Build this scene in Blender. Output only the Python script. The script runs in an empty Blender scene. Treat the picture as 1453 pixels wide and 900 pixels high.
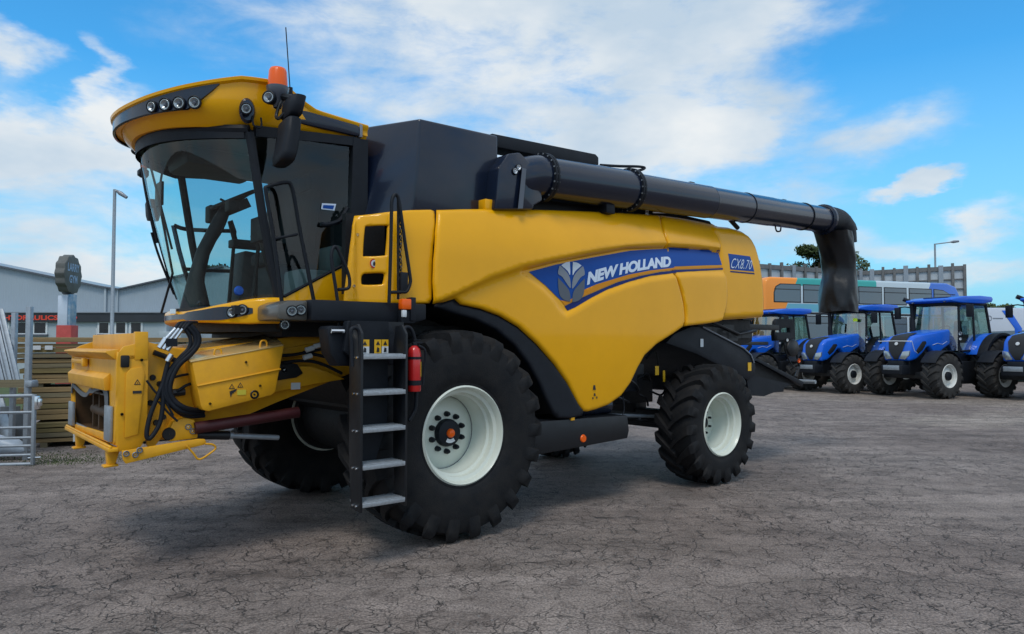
import bpy, bmesh, math, random
import numpy as np
from mathutils import Vector, Matrix
from mathutils.geometry import delaunay_2d_cdt
random.seed(7)
S = bpy.context.scene
COL = S.collection
R = math.radians

# ------------------------------------------------------------------ camera model (metres, eye at 1.72 m)
F, CX, HZ, H = 1040., 726.5, 488., 1.72
PITCH = math.atan((HZ-450)/F)
C0 = np.array([0, 0, H])
FW = np.array([0, math.cos(PITCH), math.sin(PITCH)]); UP = np.array([0, -math.sin(PITCH), math.cos(PITCH)]); RT = np.array([1., 0, 0])
def ray(px, py): return FW*F+RT*(px-CX)+UP*(450-py)
def at(px, py, Y):
    r = ray(px, py); return Vector(C0+r*(Y/r[1]))
def ground(px, py):
    r = ray(px, py); t = -H/r[2]; return Vector(C0+r*t)
def zof(py, X, Y):                      # height seen at row py for a point standing at X, Y
    k = (450-py)/F
    return H+(k*FW[1]*Y-UP[1]*Y)/(UP[2]-k*FW[2])
# harvester frame: u to the rear, v to the far side
TH = R(50.2)
LV = np.array([math.sin(TH), math.cos(TH), 0]); WV = np.array([-math.cos(TH), math.sin(TH), 0])
_r = ray(654, 617); _p = C0+_r*6.48/_r[1]
ORG = _p+1.6*WV; ORG[2] = 0
def onv(px, py, v):                     # point on the plane v = const
    r = ray(px, py); t = ((ORG+v*WV-C0)@WV)/(r@WV); d = C0+r*t-ORG
    return Vector((d@LV, d@WV, d[2]))
def onu(px, py, u):
    r = ray(px, py); t = ((ORG+u*LV-C0)@LV)/(r@LV); d = C0+r*t-ORG
    return Vector((d@LV, d@WV, d[2]))
def onf(px, py, f):
    v = -1.5
    for _ in range(8):
        p = onv(px, py, v); v = float(f(np.array([p.x]), np.array([p.z]))[0])
    return (p.x, p.z)
def zl(u, v, py):
    p = ORG+u*LV+v*WV; return zof(py, p[0], p[1])
def uz(pts, v): return [(onv(x, y, v).x, onv(x, y, v).z) for x, y in pts]

# ------------------------------------------------------------------ materials
def mat(name, col, rough=.5, metal=0., coat=0., noise=0., nscale=8., bump=0., bscale=60., spec=.5, dirt=None):
    m = bpy.data.materials.new(name); m.use_nodes = True
    nt = m.node_tree; n = nt.nodes; b = n['Principled BSDF']
    b.inputs['Base Color'].default_value = (*col, 1); b.inputs['Roughness'].default_value = rough
    b.inputs['Metallic'].default_value = metal; b.inputs['Coat Weight'].default_value = coat
    b.inputs['Coat Roughness'].default_value = .08; b.inputs['Specular IOR Level'].default_value = spec
    tc = n.new('ShaderNodeTexCoord')
    if noise:
        t = n.new('ShaderNodeTexNoise'); t.inputs['Scale'].default_value = nscale; t.inputs['Detail'].default_value = 8
        t.inputs['Roughness'].default_value = .65
        nt.links.new(tc.outputs['Object'], t.inputs['Vector'])
        r = n.new('ShaderNodeValToRGB'); r.color_ramp.elements[0].position = .3; r.color_ramp.elements[1].position = .7
        d = dirt or tuple(c*(1-noise) for c in col)
        r.color_ramp.elements[0].color = (*d, 1); r.color_ramp.elements[1].color = (*col, 1)
        nt.links.new(t.outputs['Fac'], r.inputs['Fac']); nt.links.new(r.outputs['Color'], b.inputs['Base Color'])
        mr = n.new('ShaderNodeMapRange'); mr.inputs['To Min'].default_value = min(1, rough+.12); mr.inputs['To Max'].default_value = max(0, rough-.04)
        nt.links.new(t.outputs['Fac'], mr.inputs['Value']); nt.links.new(mr.outputs['Result'], b.inputs['Roughness'])
    if bump:
        t2 = n.new('ShaderNodeTexNoise'); t2.inputs['Scale'].default_value = bscale; t2.inputs['Detail'].default_value = 5
        nt.links.new(tc.outputs['Object'], t2.inputs['Vector'])
        bp = n.new('ShaderNodeBump'); bp.inputs['Strength'].default_value = bump; bp.inputs['Distance'].default_value = .01
        nt.links.new(t2.outputs['Fac'], bp.inputs['Height']); nt.links.new(bp.outputs['Normal'], b.inputs['Normal'])
    return m
def glassmat(name, tint, gloss=1.0, rough=.01, base=.06):
    m = bpy.data.materials.new(name); m.use_nodes = True; nt = m.node_tree; n = nt.nodes
    n.remove(n['Principled BSDF']); o = n['Material Output']
    t = n.new('ShaderNodeBsdfTransparent'); t.inputs['Color'].default_value = (*tint, 1)
    g = n.new('ShaderNodeBsdfGlossy'); g.inputs['Roughness'].default_value = rough; g.inputs['Color'].default_value = (1, 1, 1, 1)
    lw = n.new('ShaderNodeLayerWeight'); pw = n.new('ShaderNodeMath'); pw.operation = 'POWER'; nt.links.new(lw.outputs['Facing'], pw.inputs[0]); pw.inputs[1].default_value = 4.5
    fr = n.new('ShaderNodeMath'); fr.operation = 'MULTIPLY_ADD'; nt.links.new(pw.outputs[0], fr.inputs[0]); fr.inputs[1].default_value = .38; fr.inputs[2].default_value = base
    mu = n.new('ShaderNodeMath'); mu.operation = 'MULTIPLY'; mu.inputs[1].default_value = gloss; mu.use_clamp = True
    mx = n.new('ShaderNodeMixShader')
    nt.links.new(fr.outputs[0], mu.inputs[0]); nt.links.new(mu.outputs[0], mx.inputs[0])
    nt.links.new(t.outputs[0], mx.inputs[1]); nt.links.new(g.outputs[0], mx.inputs[2]); nt.links.new(mx.outputs[0], o.inputs['Surface'])
    return m
YEL = mat('yellow_paint', (.89, .42, .002), .36, coat=.5, noise=.09, nscale=1.6, spec=.12)
YEL2 = mat('yellow_paint_worn', (.84, .41, .008), .45, coat=.08, noise=1, nscale=5, dirt=(.66, .31, .015), spec=.35)
BLKP = mat('black_plastic', (.0085, .0115, .018), .5, spec=.28, noise=.3, nscale=6, bump=.15, bscale=250)
BLKG = mat('black_gloss', (.005, .011, .030), .20, coat=.40, noise=.25, nscale=3, spec=.4)
BLKM = mat('black_painted_steel', (.007, .009, .013), .42, noise=.4, nscale=9, bump=.08)
DARK = mat('dark_machinery', (.0045, .005, .007), .6, noise=.5, nscale=12, bump=.3, bscale=30)
RUB = mat('tyre_rubber', (.0055, .0068, .0095), .62, spec=.2, noise=1, nscale=7, dirt=(.019, .018, .018), bump=.25, bscale=90)
RUB2 = mat('tyre_rubber_dusty', (.018, .018, .019), .8, noise=1, nscale=6, dirt=(.035, .033, .031), bump=.25, bscale=60)
RIM = mat('cream_white_rim', (.66, .70, .62), .35, coat=.3, noise=.08, nscale=4)
RIMW = mat('white_rim', (.72, .73, .70), .4, noise=.2, nscale=4)
STEEL = mat('galvanised_steel', (.36, .40, .44), .42, metal=.55, noise=.25, nscale=14)
STEP = mat('step_aluminium', (.42, .45, .48), .4, metal=.6, noise=.25, nscale=40, bump=.4, bscale=120)
CHR = mat('bright_metal', (.75, .76, .78), .18, metal=1)
LENS = mat('lamp_lens', (.40, .44, .46), .22, metal=.7, coat=.8)
ORG_L = mat('orange_lens', (.90, .12, .002), .28, coat=.3, spec=.3)
RED = mat('red_paint', (.55, .012, .012), .3, coat=.5)
DRED = mat('dark_red_paint', (.055, .004, .007), .5, noise=.3)
BLUE = mat('decal_blue', (.001, .062, .32), .45, coat=.0, spec=.25)
NAVY = mat('decal_navy', (.004, .018, .13), .45, coat=.0, spec=.25)
GOLD = mat('decal_orange', (.66, .25, .006), .45, spec=.25)
WHT = mat('decal_white', (.62, .72, .86), .45)
SIL = mat('decal_silver', (.60, .66, .74), .35, coat=.3)
SILM = mat('decal_mid_grey', (.20, .22, .26), .35, coat=.3)
SILD = mat('decal_dark_grey', (.075, .085, .11), .35, coat=.3)
STY = mat('sticker_yellow', (.75, .42, .01), .5)
STW = mat('sticker_white', (.65, .68, .70), .5)
STB = mat('sticker_black', (.015, .015, .018), .5)
STR = mat('sticker_red', (.5, .02, .02), .5)
HIV = mat('fluorescent_yellow', (.62, .85, .02), .5)
GLS = glassmat('windscreen_glass', (.76, .91, .89), .75)
GLD = glassmat('door_glass', (.52, .64, .66), 1.2, base=.035)
TGL = glassmat('tractor_glass', (.50, .64, .58), 1.2, base=.20)
SEAT = mat('seat_fabric', (.03, .032, .036), .8, noise=.3)
INT = mat('cab_trim', (.05, .053, .058), .6, noise=.2)
INTD = mat('cab_trim_dark', (.007, .009, .012), .6, noise=.2)
TBLU = mat('blue_paint', (.005, .125, .70), .35, coat=.35, noise=.1, nscale=4, spec=.4)
BROWN = mat('worn_inner_steel', (.10, .05, .018), .6, noise=.5, nscale=9)
RUBG = mat('grey_rubber_seal', (.13, .14, .15), .7, noise=.4)

# ------------------------------------------------------------------ mesh helper
class MB:
    def __init__(s): s.v = []; s.f = []; s.m = []
    def add(s, vs, fs, m=0):
        b = len(s.v); s.v += [tuple(p) for p in vs]; s.f += [tuple(b+i for i in f) for f in fs]; s.m += [m]*len(fs); return s
    def hexa(s, p, m=0):     # 8 points: bottom 4 ccw, top 4
        return s.add(p, [(3, 2, 1, 0), (4, 5, 6, 7), (0, 1, 5, 4), (1, 2, 6, 5), (2, 3, 7, 6), (3, 0, 4, 7)], m)
    def box(s, x0, x1, y0, y1, z0, z1, m=0):
        return s.hexa([(x0, y0, z0), (x1, y0, z0), (x1, y1, z0), (x0, y1, z0), (x0, y0, z1), (x1, y0, z1), (x1, y1, z1), (x0, y1, z1)], m)
    def prism(s, poly, a, b, ax='y', m=0):
        def q(p, t): return {'y': (p[0], t, p[1]), 'z': (p[0], p[1], t), 'x': (t, p[0], p[1])}[ax]
        n = len(poly); vs = [q(p, a) for p in poly]+[q(p, b) for p in poly]
        return s.add(vs, [tuple(range(n)), tuple(range(2*n-1, n-1, -1))]+[(i, i+n, (i+1) % n+n, (i+1) % n) for i in range(n)], m)
    def tube(s, path, r, n=8, m=0, closed=False, cap=True):
        P = [Vector(p) for p in path]; k = len(P)
        rs = r if isinstance(r, (list, tuple)) else [r]*k
        up = None; rings = []
        for i, p in enumerate(P):
            if closed: t = (P[(i+1) % k]-P[i-1])
            else: t = (P[min(i+1, k-1)]-P[max(i-1, 0)])
            t = t.normalized() if t.length > 1e-9 else Vector((0, 0, 1))
            if up is None:
                up = Vector((0, 0, 1)) if abs(t.z) < .9 else Vector((1, 0, 0))
            a = t.cross(up)
            if a.length < 1e-6: a = t.orthogonal()
            a.normalize(); bb = a.cross(t).normalized(); up = bb
            rings.append([p+(a*math.cos(2*math.pi*j/n)+bb*math.sin(2*math.pi*j/n))*rs[i] for j in range(n)])
        return s.rings(rings, m, closed, cap)
    def rings(s, rings, m=0, closed=False, cap=True):
        n = len(rings[0]); k = len(rings); vs = [p for r_ in rings for p in r_]; fs = []
        for i in range(k if closed else k-1):
            for j in range(n):
                fs.append((i*n+j, i*n+(j+1) % n, ((i+1) % k)*n+(j+1) % n, ((i+1) % k)*n+j))
        if cap and not closed: fs += [tuple(range(n-1, -1, -1)), tuple((k-1)*n+j for j in range(n))]
        return s.add(vs, fs, m)
    def lathe(s, prof, c=(0, 0, 0), n=48, ax='y', m=0, closed=False):
        rings = []
        for r_, t in prof:
            ring = []
            for j in range(n):
                a = 2*math.pi*j/n; x, y = r_*math.cos(a), r_*math.sin(a)
                ring.append({'y': (c[0]+x, c[1]+t, c[2]+y), 'z': (c[0]+x, c[1]+y, c[2]+t), 'x': (c[0]+t, c[1]+x, c[2]+y)}[ax])
            rings.append(ring)
        return s.rings(rings, m, closed, cap=False)
    def xf(s, M):
        s.v = [tuple(M @ Vector(p)) for p in s.v]; return s
    def build(s, name, mats, parent=None, bevel=0, smooth=True, ang=35, seg=2):
        me = bpy.data.meshes.new(name); me.from_pydata(s.v, [], s.f)
        for mm in (mats if isinstance(mats, (list, tuple)) else [mats]): me.materials.append(mm)
        me.polygons.foreach_set('material_index', s.m)
        bm = bmesh.new(); bm.from_mesh(me)
        bmesh.ops.remove_doubles(bm, verts=bm.verts, dist=1e-5)
        bmesh.ops.recalc_face_normals(bm, faces=bm.faces)
        if bevel:
            ed = [e for e in bm.edges if len(e.link_faces) == 2 and e.calc_face_angle(0) > R(28)]
            bmesh.ops.bevel(bm, geom=ed, offset=bevel, segments=seg, affect='EDGES', profile=.5, clamp_overlap=True)
        bm.to_mesh(me); bm.free()
        if smooth:
            me.shade_smooth(); me.set_sharp_from_angle(angle=R(ang))
        o = bpy.data.objects.new(name, me); COL.objects.link(o)
        if parent: o.parent = parent
        return o
def tag(o, label=None, cat=None, group=None, kind=None):
    if label: o['label'] = label
    if cat: o['category'] = cat
    if group: o['group'] = group
    if kind: o['kind'] = kind
    return o
def empty(name, loc=(0, 0, 0), rz=0, **k):
    o = bpy.data.objects.new(name, None); COL.objects.link(o); o.location = loc; o.rotation_euler = (0, 0, rz)
    o.empty_display_size = .2; return tag(o, **k)
def copy_tree(o, parent=None):
    c = o.copy(); COL.objects.link(c)
    if parent: c.parent = parent
    for ch in list(o.children): copy_tree(ch, c)
    return c
def label(o, t): o['label'] = t; return o
def bez(pts, n=6, closed=False):
    P = [Vector(p) for p in pts]; k = len(P); out = []
    for i in range(k if closed else k-1):
        p0 = P[(i-1) % k] if closed or i > 0 else P[0]; p1 = P[i % k]; p2 = P[(i+1) % k]; p3 = P[(i+2) % k] if closed or i+2 < k else P[-1]
        for j in range(n):
            t = j/n
            out.append(.5*((2*p1)+(-p0+p2)*t+(2*p0-5*p1+4*p2-p3)*t*t+(-p0+3*p1-3*p2+p3)*t**3))
    if not closed: out.append(P[-1])
    return out
def spl2(pts, n=5):
    return [(p.x, p.y) for p in bez([(a, b, 0) for a, b in pts], n)]
def inpoly(x, y, poly):
    P = np.array(poly); x1, y1 = P[:, 0], P[:, 1]; x2, y2 = np.roll(x1, -1), np.roll(y1, -1)
    X = x[:, None]; Y = y[:, None]
    c = ((y1 > Y) != (y2 > Y)) & (X < (x2-x1)*(Y-y1)/(y2-y1+1e-12)+x1)
    return c.sum(1) % 2 == 1
def pdist(x, y, poly, closed=True):
    P = np.array(poly); A = P if closed else P[:-1]; B = np.roll(P, -1, 0) if closed else P[1:]
    d = B-A; L2 = (d**2).sum(1)+1e-15; out = np.empty(len(x))
    for i in range(0, len(x), 4000):
        X = x[i:i+4000, None]; Y = y[i:i+4000, None]
        t = np.clip(((X-A[:, 0])*d[:, 0]+(Y-A[:, 1])*d[:, 1])/L2, 0, 1)
        out[i:i+4000] = np.sqrt((X-A[:, 0]-t*d[:, 0])**2+(Y-A[:, 1]-t*d[:, 1])**2).min(1)
    return out
def dens(poly, s, closed=True):
    out = []; n = len(poly)
    for i in range(n if closed else n-1):
        a, b = poly[i], poly[(i+1) % n]; k = max(1, int(math.hypot(a[0]-b[0], a[1]-b[1])/s))
        out += [(a[0]+(b[0]-a[0])*j/k, a[1]+(b[1]-a[1])*j/k) for j in range(k)]
    if not closed: out.append(poly[-1])
    return out
def panel(name, poly, f, thick, mats, parent, r=.02, step=.03, holes=(), lines=(), back=True):
    """a pressed panel: outline in (u, z), outer surface v = f(u, z), rolled edges, real thickness"""
    loops = [dens(poly, step)]+[dens(h, step*.7) for h in holes]
    pts = []; edges = []
    for lp in loops:
        b = len(pts); pts += lp; edges += [(b+i, b+(i+1) % len(lp)) for i in range(len(lp))]
    nb = len(pts)
    lns = []
    for ln in lines:
        ln = dens(ln, step, False); a = np.array(ln); lns.append((ln, inpoly(a[:, 0], a[:, 1], loops[0]) & (pdist(a[:, 0], a[:, 1], loops[0]) > max(r, .01)*1.3)))
    A = np.array(pts)
    x0, y0 = A[:nb].min(0); x1, y1 = A[:nb].max(0)
    gx, gy = np.meshgrid(np.arange(x0, x1, step), np.arange(y0, y1, step*.866)); gx = gx+(np.arange(gx.shape[0]) % 2)[:, None]*step/2
    gx, gy = gx.ravel(), gy.ravel()
    def inside(x, y):
        k = inpoly(x, y, loops[0])
        for h in loops[1:]: k &= ~inpoly(x, y, h)
        return k
    def bd(x, y):
        d = pdist(x, y, loops[0])
        for h in loops[1:]: d = np.minimum(d, pdist(x, y, h))
        return d
    k = inside(gx, gy); gx, gy = gx[k], gy[k]; d = bd(gx, gy); k = d > max(r*1.15, step*.45); inner = list(zip(gx[k], gy[k]))
    ins = []
    if r:
        for lp in loops:
            q = np.array(lp); t = np.roll(q, -1, 0)-np.roll(q, 1, 0); t /= np.linalg.norm(t, axis=1)[:, None]+1e-9
            nrm = np.stack([-t[:, 1], t[:, 0]], 1)
            for fr in (.12, .35, .65, 1.0):
                for sg in (1, -1):
                    c = q+nrm*sg*r*fr; kk = inside(c[:, 0], c[:, 1]) & (bd(c[:, 0], c[:, 1]) > r*fr*.93); ins += [tuple(p) for p in c[kk]]
    lp2 = []; le = []
    for ln, kk in lns:
        for i, p in enumerate(ln):
            if kk[i]:
                if i and kk[i-1]: le.append((len(lp2)-1, len(lp2)))
                lp2.append(tuple(p))
    if lp2 and inner:
        a = np.array(inner); dd = np.full(len(a), 9.)
        for ln, kk in lns: dd = np.minimum(dd, pdist(a[:, 0], a[:, 1], ln, False))
        inner = [tuple(p) for p in a[dd > step*.45]]
    edges += [(len(pts)+len(ins)+i, len(pts)+len(ins)+j) for i, j in le]
    allp = pts[:nb]+ins+lp2+inner
    V2, E2, F2, *_ = delaunay_2d_cdt([Vector(p) for p in allp], edges, [], 0, 1e-5)
    V = np.array([(p.x, p.y) for p in V2]); T = np.array([tuple(t) for t in F2 if len(t) == 3])
    cen = V[T].mean(1); T = T[inside(cen[:, 0], cen[:, 1])]
    d = bd(V[:, 0], V[:, 1]); v = f(V[:, 0], V[:, 1])
    if r:
        e = np.clip(r-d, 0, r); v = v+(r-np.sqrt(np.maximum(r*r-e*e, 0)))
    n = len(V); front = [(V[i, 0], v[i], V[i, 1]) for i in range(n)]
    vs = list(front); fs = [tuple(int(i) for i in t) for t in T]
    if thick:
        from collections import Counter
        ec = Counter()
        for t in fs:
            for i in range(3): ec[(t[i], t[(i+1) % 3])] += 1
        vb = f(V[:, 0], V[:, 1])+thick
        vs += [(V[i, 0], vb[i], V[i, 1]) for i in range(n)]
        for (a, b) in list(ec):
            if (b, a) not in ec: fs.append((b, a, a+n, b+n))
        if back: fs += [(t[2]+n, t[1]+n, t[0]+n) for t in [tuple(int(i) for i in t) for t in T]]
    mb = MB(); mb.add(vs, fs)
    return mb.build(name, mats, parent, ang=50)
def decal(name, poly, f, mats, parent, off=.003, step=.05):
    return panel(name, poly, lambda u, z: f(u, z)-off, .002, mats, parent, r=0, step=step, back=False)
def textmesh(txt, bold=0., shear=0., space=1.0):
    cu = bpy.data.curves.new('lettering', 'FONT'); cu.body = txt; cu.offset = bold; cu.shear = shear; cu.space_character = space; cu.size = 1
    o = bpy.data.objects.new('lettering', cu); COL.objects.link(o)
    me = bpy.data.meshes.new_from_object(o); bpy.data.objects.remove(o)
    bm = bmesh.new(); bm.from_mesh(me); bmesh.ops.triangulate(bm, faces=bm.faces)
    vs = [tuple(v.co) for v in bm.verts]; fs = [tuple(v.index for v in f_.verts) for f_ in bm.faces]; bm.free(); bpy.data.meshes.remove(me)
    xs = [v[0] for v in vs]; ys = [v[1] for v in vs]
    x0, x1, y0, y1 = min(xs), max(xs), min(ys), max(ys)
    return [((x-x0)/(x1-x0), (y-y0)/(y1-y0)) for x, y, _ in vs], fs
def textobj(name, txt, mapf, mats, parent, bold=0., shear=0., space=1.0):
    vs, fs = textmesh(txt, bold, shear, space); mb = MB(); mb.add([mapf(a, b) for a, b in vs], fs)
    return mb.build(name, mats, parent, smooth=False)

# ------------------------------------------------------------------ shared machine pieces
def tyre_mb(Rr, rim, w, nl, lh=.045, wl=.036):
    mb = MB(); h = w/2
    pr = [(rim, -.80*h), (rim+.02, -.90*h), (rim+.035, -.925*h), (rim+.05, -.92*h), (rim+.06, -.945*h), (rim+(Rr-rim)*.28, -.985*h), (rim+(Rr-rim)*.5, -1.0*h), (Rr-.15, -.98*h), (Rr-.085, -.90*h), (Rr-lh-.012, -.72*h), (Rr-lh, -.4*h), (Rr-lh+.003, 0)]
    pr = pr+[(a, -b) for a, b in pr[-2::-1]]
    mb.lathe(pr, n=72)
    for sg in (-1, 1):
        for i in range(nl):
            a0 = 2*math.pi*(i+(.5 if sg > 0 else 0))/nl
            path = [(-.06, Rr-lh-.004, 0, Rr), (.2, Rr-lh-.004, 0, Rr), (.45, Rr-lh-.006, 0, Rr), (.72, Rr-lh-.02, 0, Rr-.004), (.90, Rr-.09, .006, Rr-.016), (.965, Rr-.13, .014, Rr-.055), (.985, Rr-.17, .012, Rr-.11), (.985, Rr-.22, .004, Rr-.19)]
            rings = []
            for k, (t, rb, dy, rt) in enumerate(path):
                sh = (.42*w/Rr)*min(1, (t+.06)/.95)**.85
                a = a0+sh; y = sg*t*h
                hw = wl*(.80+.75*max(0, t)**1.5)/Rr
                yt = sg*(t*h+dy)
                def q(r_, aa, yy): return (-r_*math.cos(aa), yy, r_*math.sin(aa))
                rings.append([q(rb, a-hw*1.35, y), q(rt, a-hw, yt), q(rt, a+hw, yt), q(rb, a+hw*1.35, y)])
            mb.rings(rings)
    return mb
def wheel(parent, Rr, rim, w, nl, loc, rimmat, tymat=RUB, dish=.33, hubr=.12, nuts=10, nutr=.165, side=-1, fancy=True, lh=.045, hubin=0):
    wo = tyre_mb(Rr, rim-.02, w, nl, lh)
    if side > 0: wo.xf(Matrix.Scale(-1, 4, (0, 1, 0)))
    t = bpy.data.objects.new('wheel', None); COL.objects.link(t); t.parent = parent; t.empty_display_size = .1
    wo.xf(Matrix.Translation(loc)).build('tyre', tymat, t, ang=40)
    s = side; h = w/2; x, y, z = loc
    o = s*h*.92       # outer flange plane
    d = -s            # direction inwards
    prof = [(rim-.022, o+d*.05), (rim-.004, o+d*.03), (rim+.006, o), (rim-.008, o-d*.012), (rim-.024, o+d*.01), (rim-.032, o+d*.05), (rim-.060, o+d*.062), (rim-.062, o+d*.12), (rim-.084, o+d*.132), (rim-.09, o+d*(dish-.01)),
            (rim-.10, o+d*dish), (hubr+.16 if rim > .4 else hubr+.08, o+d*(dish-.02)), (hubr+.10, o+d*(dish-.05)), (hubr+.06 if rim > .4 else hubr+.03, o+d*(dish-.055)), (hubr*.5, o+d*(dish-.055)), (.001, o+d*(dish-.055))]
    if rim < .4: prof = prof[:11]+[(hubr+.05, o+d*(dish-.03)), (hubr+.02, o+d*(dish-.05)), (.001, o+d*(dish-.05))]
    rb = MB(); rb.lathe(prof, loc, n=64)
    # inner barrel so the wheel has a back
    rb.lathe([(rim-.02, o+d*.05), (rim-.10, o+d*.2), (rim-.10, -o*.9), (rim, -o), (rim-.03, -o), (rim-.14, -o*.8), (rim-.14, o+d*(dish+.02)), (.1, o+d*(dish+.02))], loc, n=48)
    rm = rb.build('rim', rimmat, t, ang=40)
    if rim > .4 and fancy:
        sg_ = MB(); sg_.lathe([(rim-.098, o+d*(dish-.012)), (rim-.094, o+d*(dish-.006)), (rim-.098, o+d*dish), (rim-.104, o+d*(dish-.006))], loc, n=64, closed=True); sg_.build('rim_seam', SILD, t)
    yf = y+o+d*(dish-.055)
    hk_ = .4 if hubin else 1; hb = MB(); hb.lathe([(.001, -d*.07*hk_), (hubr*.8, -d*.07*hk_), (hubr*.93, -d*.06*hk_), (hubr, -d*.03*hk_), (hubr, d*.02)], (x, yf, z), n=32); hb.build('hub', BLKP, t)
    if fancy:
        cb = MB(); cb.lathe([(.001, -d*.105), (.03, -d*.10), (.04, -d*.085), (.04, -d*.065)], (x, yf, z), n=20); cb.build('hub_cap', ORG_L, t)
        lb = MB(); vs = []
        for k in range(9):
            a = R(-125+70*k/8)
            vs += [(x+rr*math.cos(a), yf-d*.0725, z+rr*math.sin(a)) for rr in (.055, .088)]
        lb.add(vs, [(2*i, 2*i+1, 2*i+3, 2*i+2) for i in range(8)]); lb.build('hub_label', STW, t, smooth=False)
    for k in range(nuts):
        a = 2*math.pi*(k+.5)/nuts
        nb = MB(); nb.lathe([(.001, -d*.055*hk_), (.014, -d*.055*hk_), (.024 if not hubin else .014, -d*.03*hk_), (.026 if not hubin else .016, d*.01)], (x+nutr*math.cos(a), yf, z+nutr*math.sin(a)), n=8); nb.build('wheel_nut', BLKP, t)
    return t
def lamp(parent, c, n, r, depth=.05, name='work_light', lens=LENS, house=BLKP):
    n = Vector(n).normalized(); M = Matrix.Translation(c) @ n.to_track_quat('Z', 'Y').to_matrix().to_4x4()
    a = MB(); a.lathe([(.001, -depth), (r*.8, -depth), (r*1.15, -depth*.3), (r*1.18, .006), (r*1.04, .010), (r*1.0, 0)], n=24, ax='z').xf(M)
    h = a.build(name, house, parent)
    b = MB(); b.lathe([(r*1.02, .0), (r*.86, .006), (r*.78, .006)], n=24, ax='z'); b.lathe([(r*.78, .006), (r*.6, -.004), (r*.30, -.012)], n=24, ax='z'); b.lathe([(r*.30, -.012), (r*.26, .004), (.001, .006)], n=24, ax='z', m=1 if lens is LENS else 0); b.xf(M).build('lens', [lens, SILD], h)
    return h

# ================================================================== THE COMBINE HARVESTER
CH = empty('combine_harvester', Vector(ORG), math.pi/2-TH,
           label='large yellow combine harvester with no header, black grain tank and folded unloading auger', cat='combine harvester')
c1t = uz([(600, 436), (622, 427), (634, 421), (648, 416), (677, 402), (700, 390), (720, 384), (745, 375), (781, 367), (824, 358), (860, 351), (894, 347), (947, 342), (1001, 344), (1031, 348), (1045, 350)], -1.53)
c1b = uz([(600, 443), (622, 434), (636, 427.5), (650, 421), (677, 409.5), (700, 400), (720, 393), (746, 384), (789, 373), (824, 366), (860, 359.5), (894, 353), (954, 350.5), (1001, 352), (1030, 354), (1045, 356)], -1.5)
rec = uz([(746, 384), (789, 373), (824, 366), (860, 359.5), (894, 353), (954, 350.5), (1001, 352), (1045, 356), (1045, 384), (1010, 384), (985, 384), (955, 387), (922, 392), (891.5, 400), (861, 411), (838.5, 422.6), (816, 436), (806, 441), (800, 436), (790, 421), (775, 405), (757, 391)], -1.49)
C1T = np.array(c1t); C1B = np.array(c1b); RECP = rec[7:]+rec[:1]
def fside(u, z):
    u = np.asarray(u, float); z = np.asarray(z, float)
    b = -1.47+.028*np.clip(u-2.4, 0, 3)**1.3
    b = b+.17*(np.clip(z-2.5, 0, 1)/.6)**2+.05*np.clip((1.9-z)/.9, 0, 1)**2
    zt = np.interp(u, C1T[:, 0], C1T[:, 1]); zb = np.interp(u, C1B[:, 0], C1B[:, 1])
    k = np.clip((z-zb)/(zt-zb), 0, 1); k = k*k*(3-2*k)
    b = b-.055*k
    ru = u.ravel(); rz = z.ravel()
    d = pdist(ru, rz, RECP, False); ins = inpoly(ru, rz, rec); d = np.where(ins, 0, d).reshape(u.shape)
    q = np.clip(d/.065, 0, 1); q = 1-q*q*(3-2*q)
    return b+.032*q*(1-k)
def fuz(pts): return [onf(x, y, fside) for x, y in pts]
def kuz(pts, v): return [(onv(x, y, v).x, onv(x, y, v).z) for x, y in pts]

# --- dark core, chassis
core = MB()
core.prism([(-.45, 2.1), (-.45, 2.85), (1.0, 2.86), (3.0, 3.02), (4.2, 3.05), (4.7, 2.9), (4.85, 2.2), (3.5, 2.0), (2.6, 1.6), (2.2, 1.25), (1.2, 1.25), (.9, 2.0), (0, 2.15)], -1.22, 1.3)
core.build('body_core', DARK, CH)
ch = MB(); ch.box(-.2, 3.9, -.55, -.4, .95, 1.25); ch.box(-.2, 3.9, .4, .55, .95, 1.25); ch.box(-.5, 2.4, -.95, .95, 1.1, 1.9); ch.box(2.5, 3.4, -.8, .8, 1.15, 1.5)
ch.box(2.6, 4.9, -.75, .75, 1.75, 2.2)
ch.build('chassis', DARK, CH, bevel=.01)
ax = MB(); ax.tube([(0, -1.26, .92), (0, -1.0, .92), (0, -.6, .92), (0, .6, .92), (0, 1.0, .92), (0, 1.26, .92)], [.15, .34, .37, .37, .34, .15], 20); ax.tube([(0, -1.04, .92), (0, -.95, .92)], .405, 32); ax.tube([(0, 1.04, .92), (0, .95, .92)], .405, 32); ax.box(-.25, .25, -.95, -.6, .7, 1.2); ax.box(-.25, .25, .6, .95, .7, 1.2); ax.build('front_axle_and_shade_discs', DARK, CH)  # axle, plus dark drums and discs added to imitate deep shade inside the rims
ax = MB(); ax.box(3.82, 4.05, -1.15, 1.15, .62, .85); ax.tube([(3.75, -1.0, .72), (3.75, 1.0, .72)], .035, 8); ax.tube([(3.2, -.9, .80), (3.9, -.5, .74)], .03, 8); ax.box(3.8, 4.07, -.3, .3, .8, 1.3)
ax.build('rear_axle', BLKM, CH, bevel=.01)
bits = MB()
for k in range(26):
    x = random.uniform(2.35, 3.4); zc = random.uniform(1.05, 1.75); v = random.uniform(-1.1, -.7); l = random.uniform(.1, .35)
    if k % 2: bits.box(x, x+l*.6, v, v+.1, zc, zc+l*.5)
    else: bits.tube(bez([(x, v, zc), (x+l*.5, v-.05, zc+random.uniform(-.1, .2)), (x+l, v, zc+random.uniform(-.2, .2))], 4), .014, 6)
bits.build('hydraulic_gear', BLKM, CH)
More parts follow.
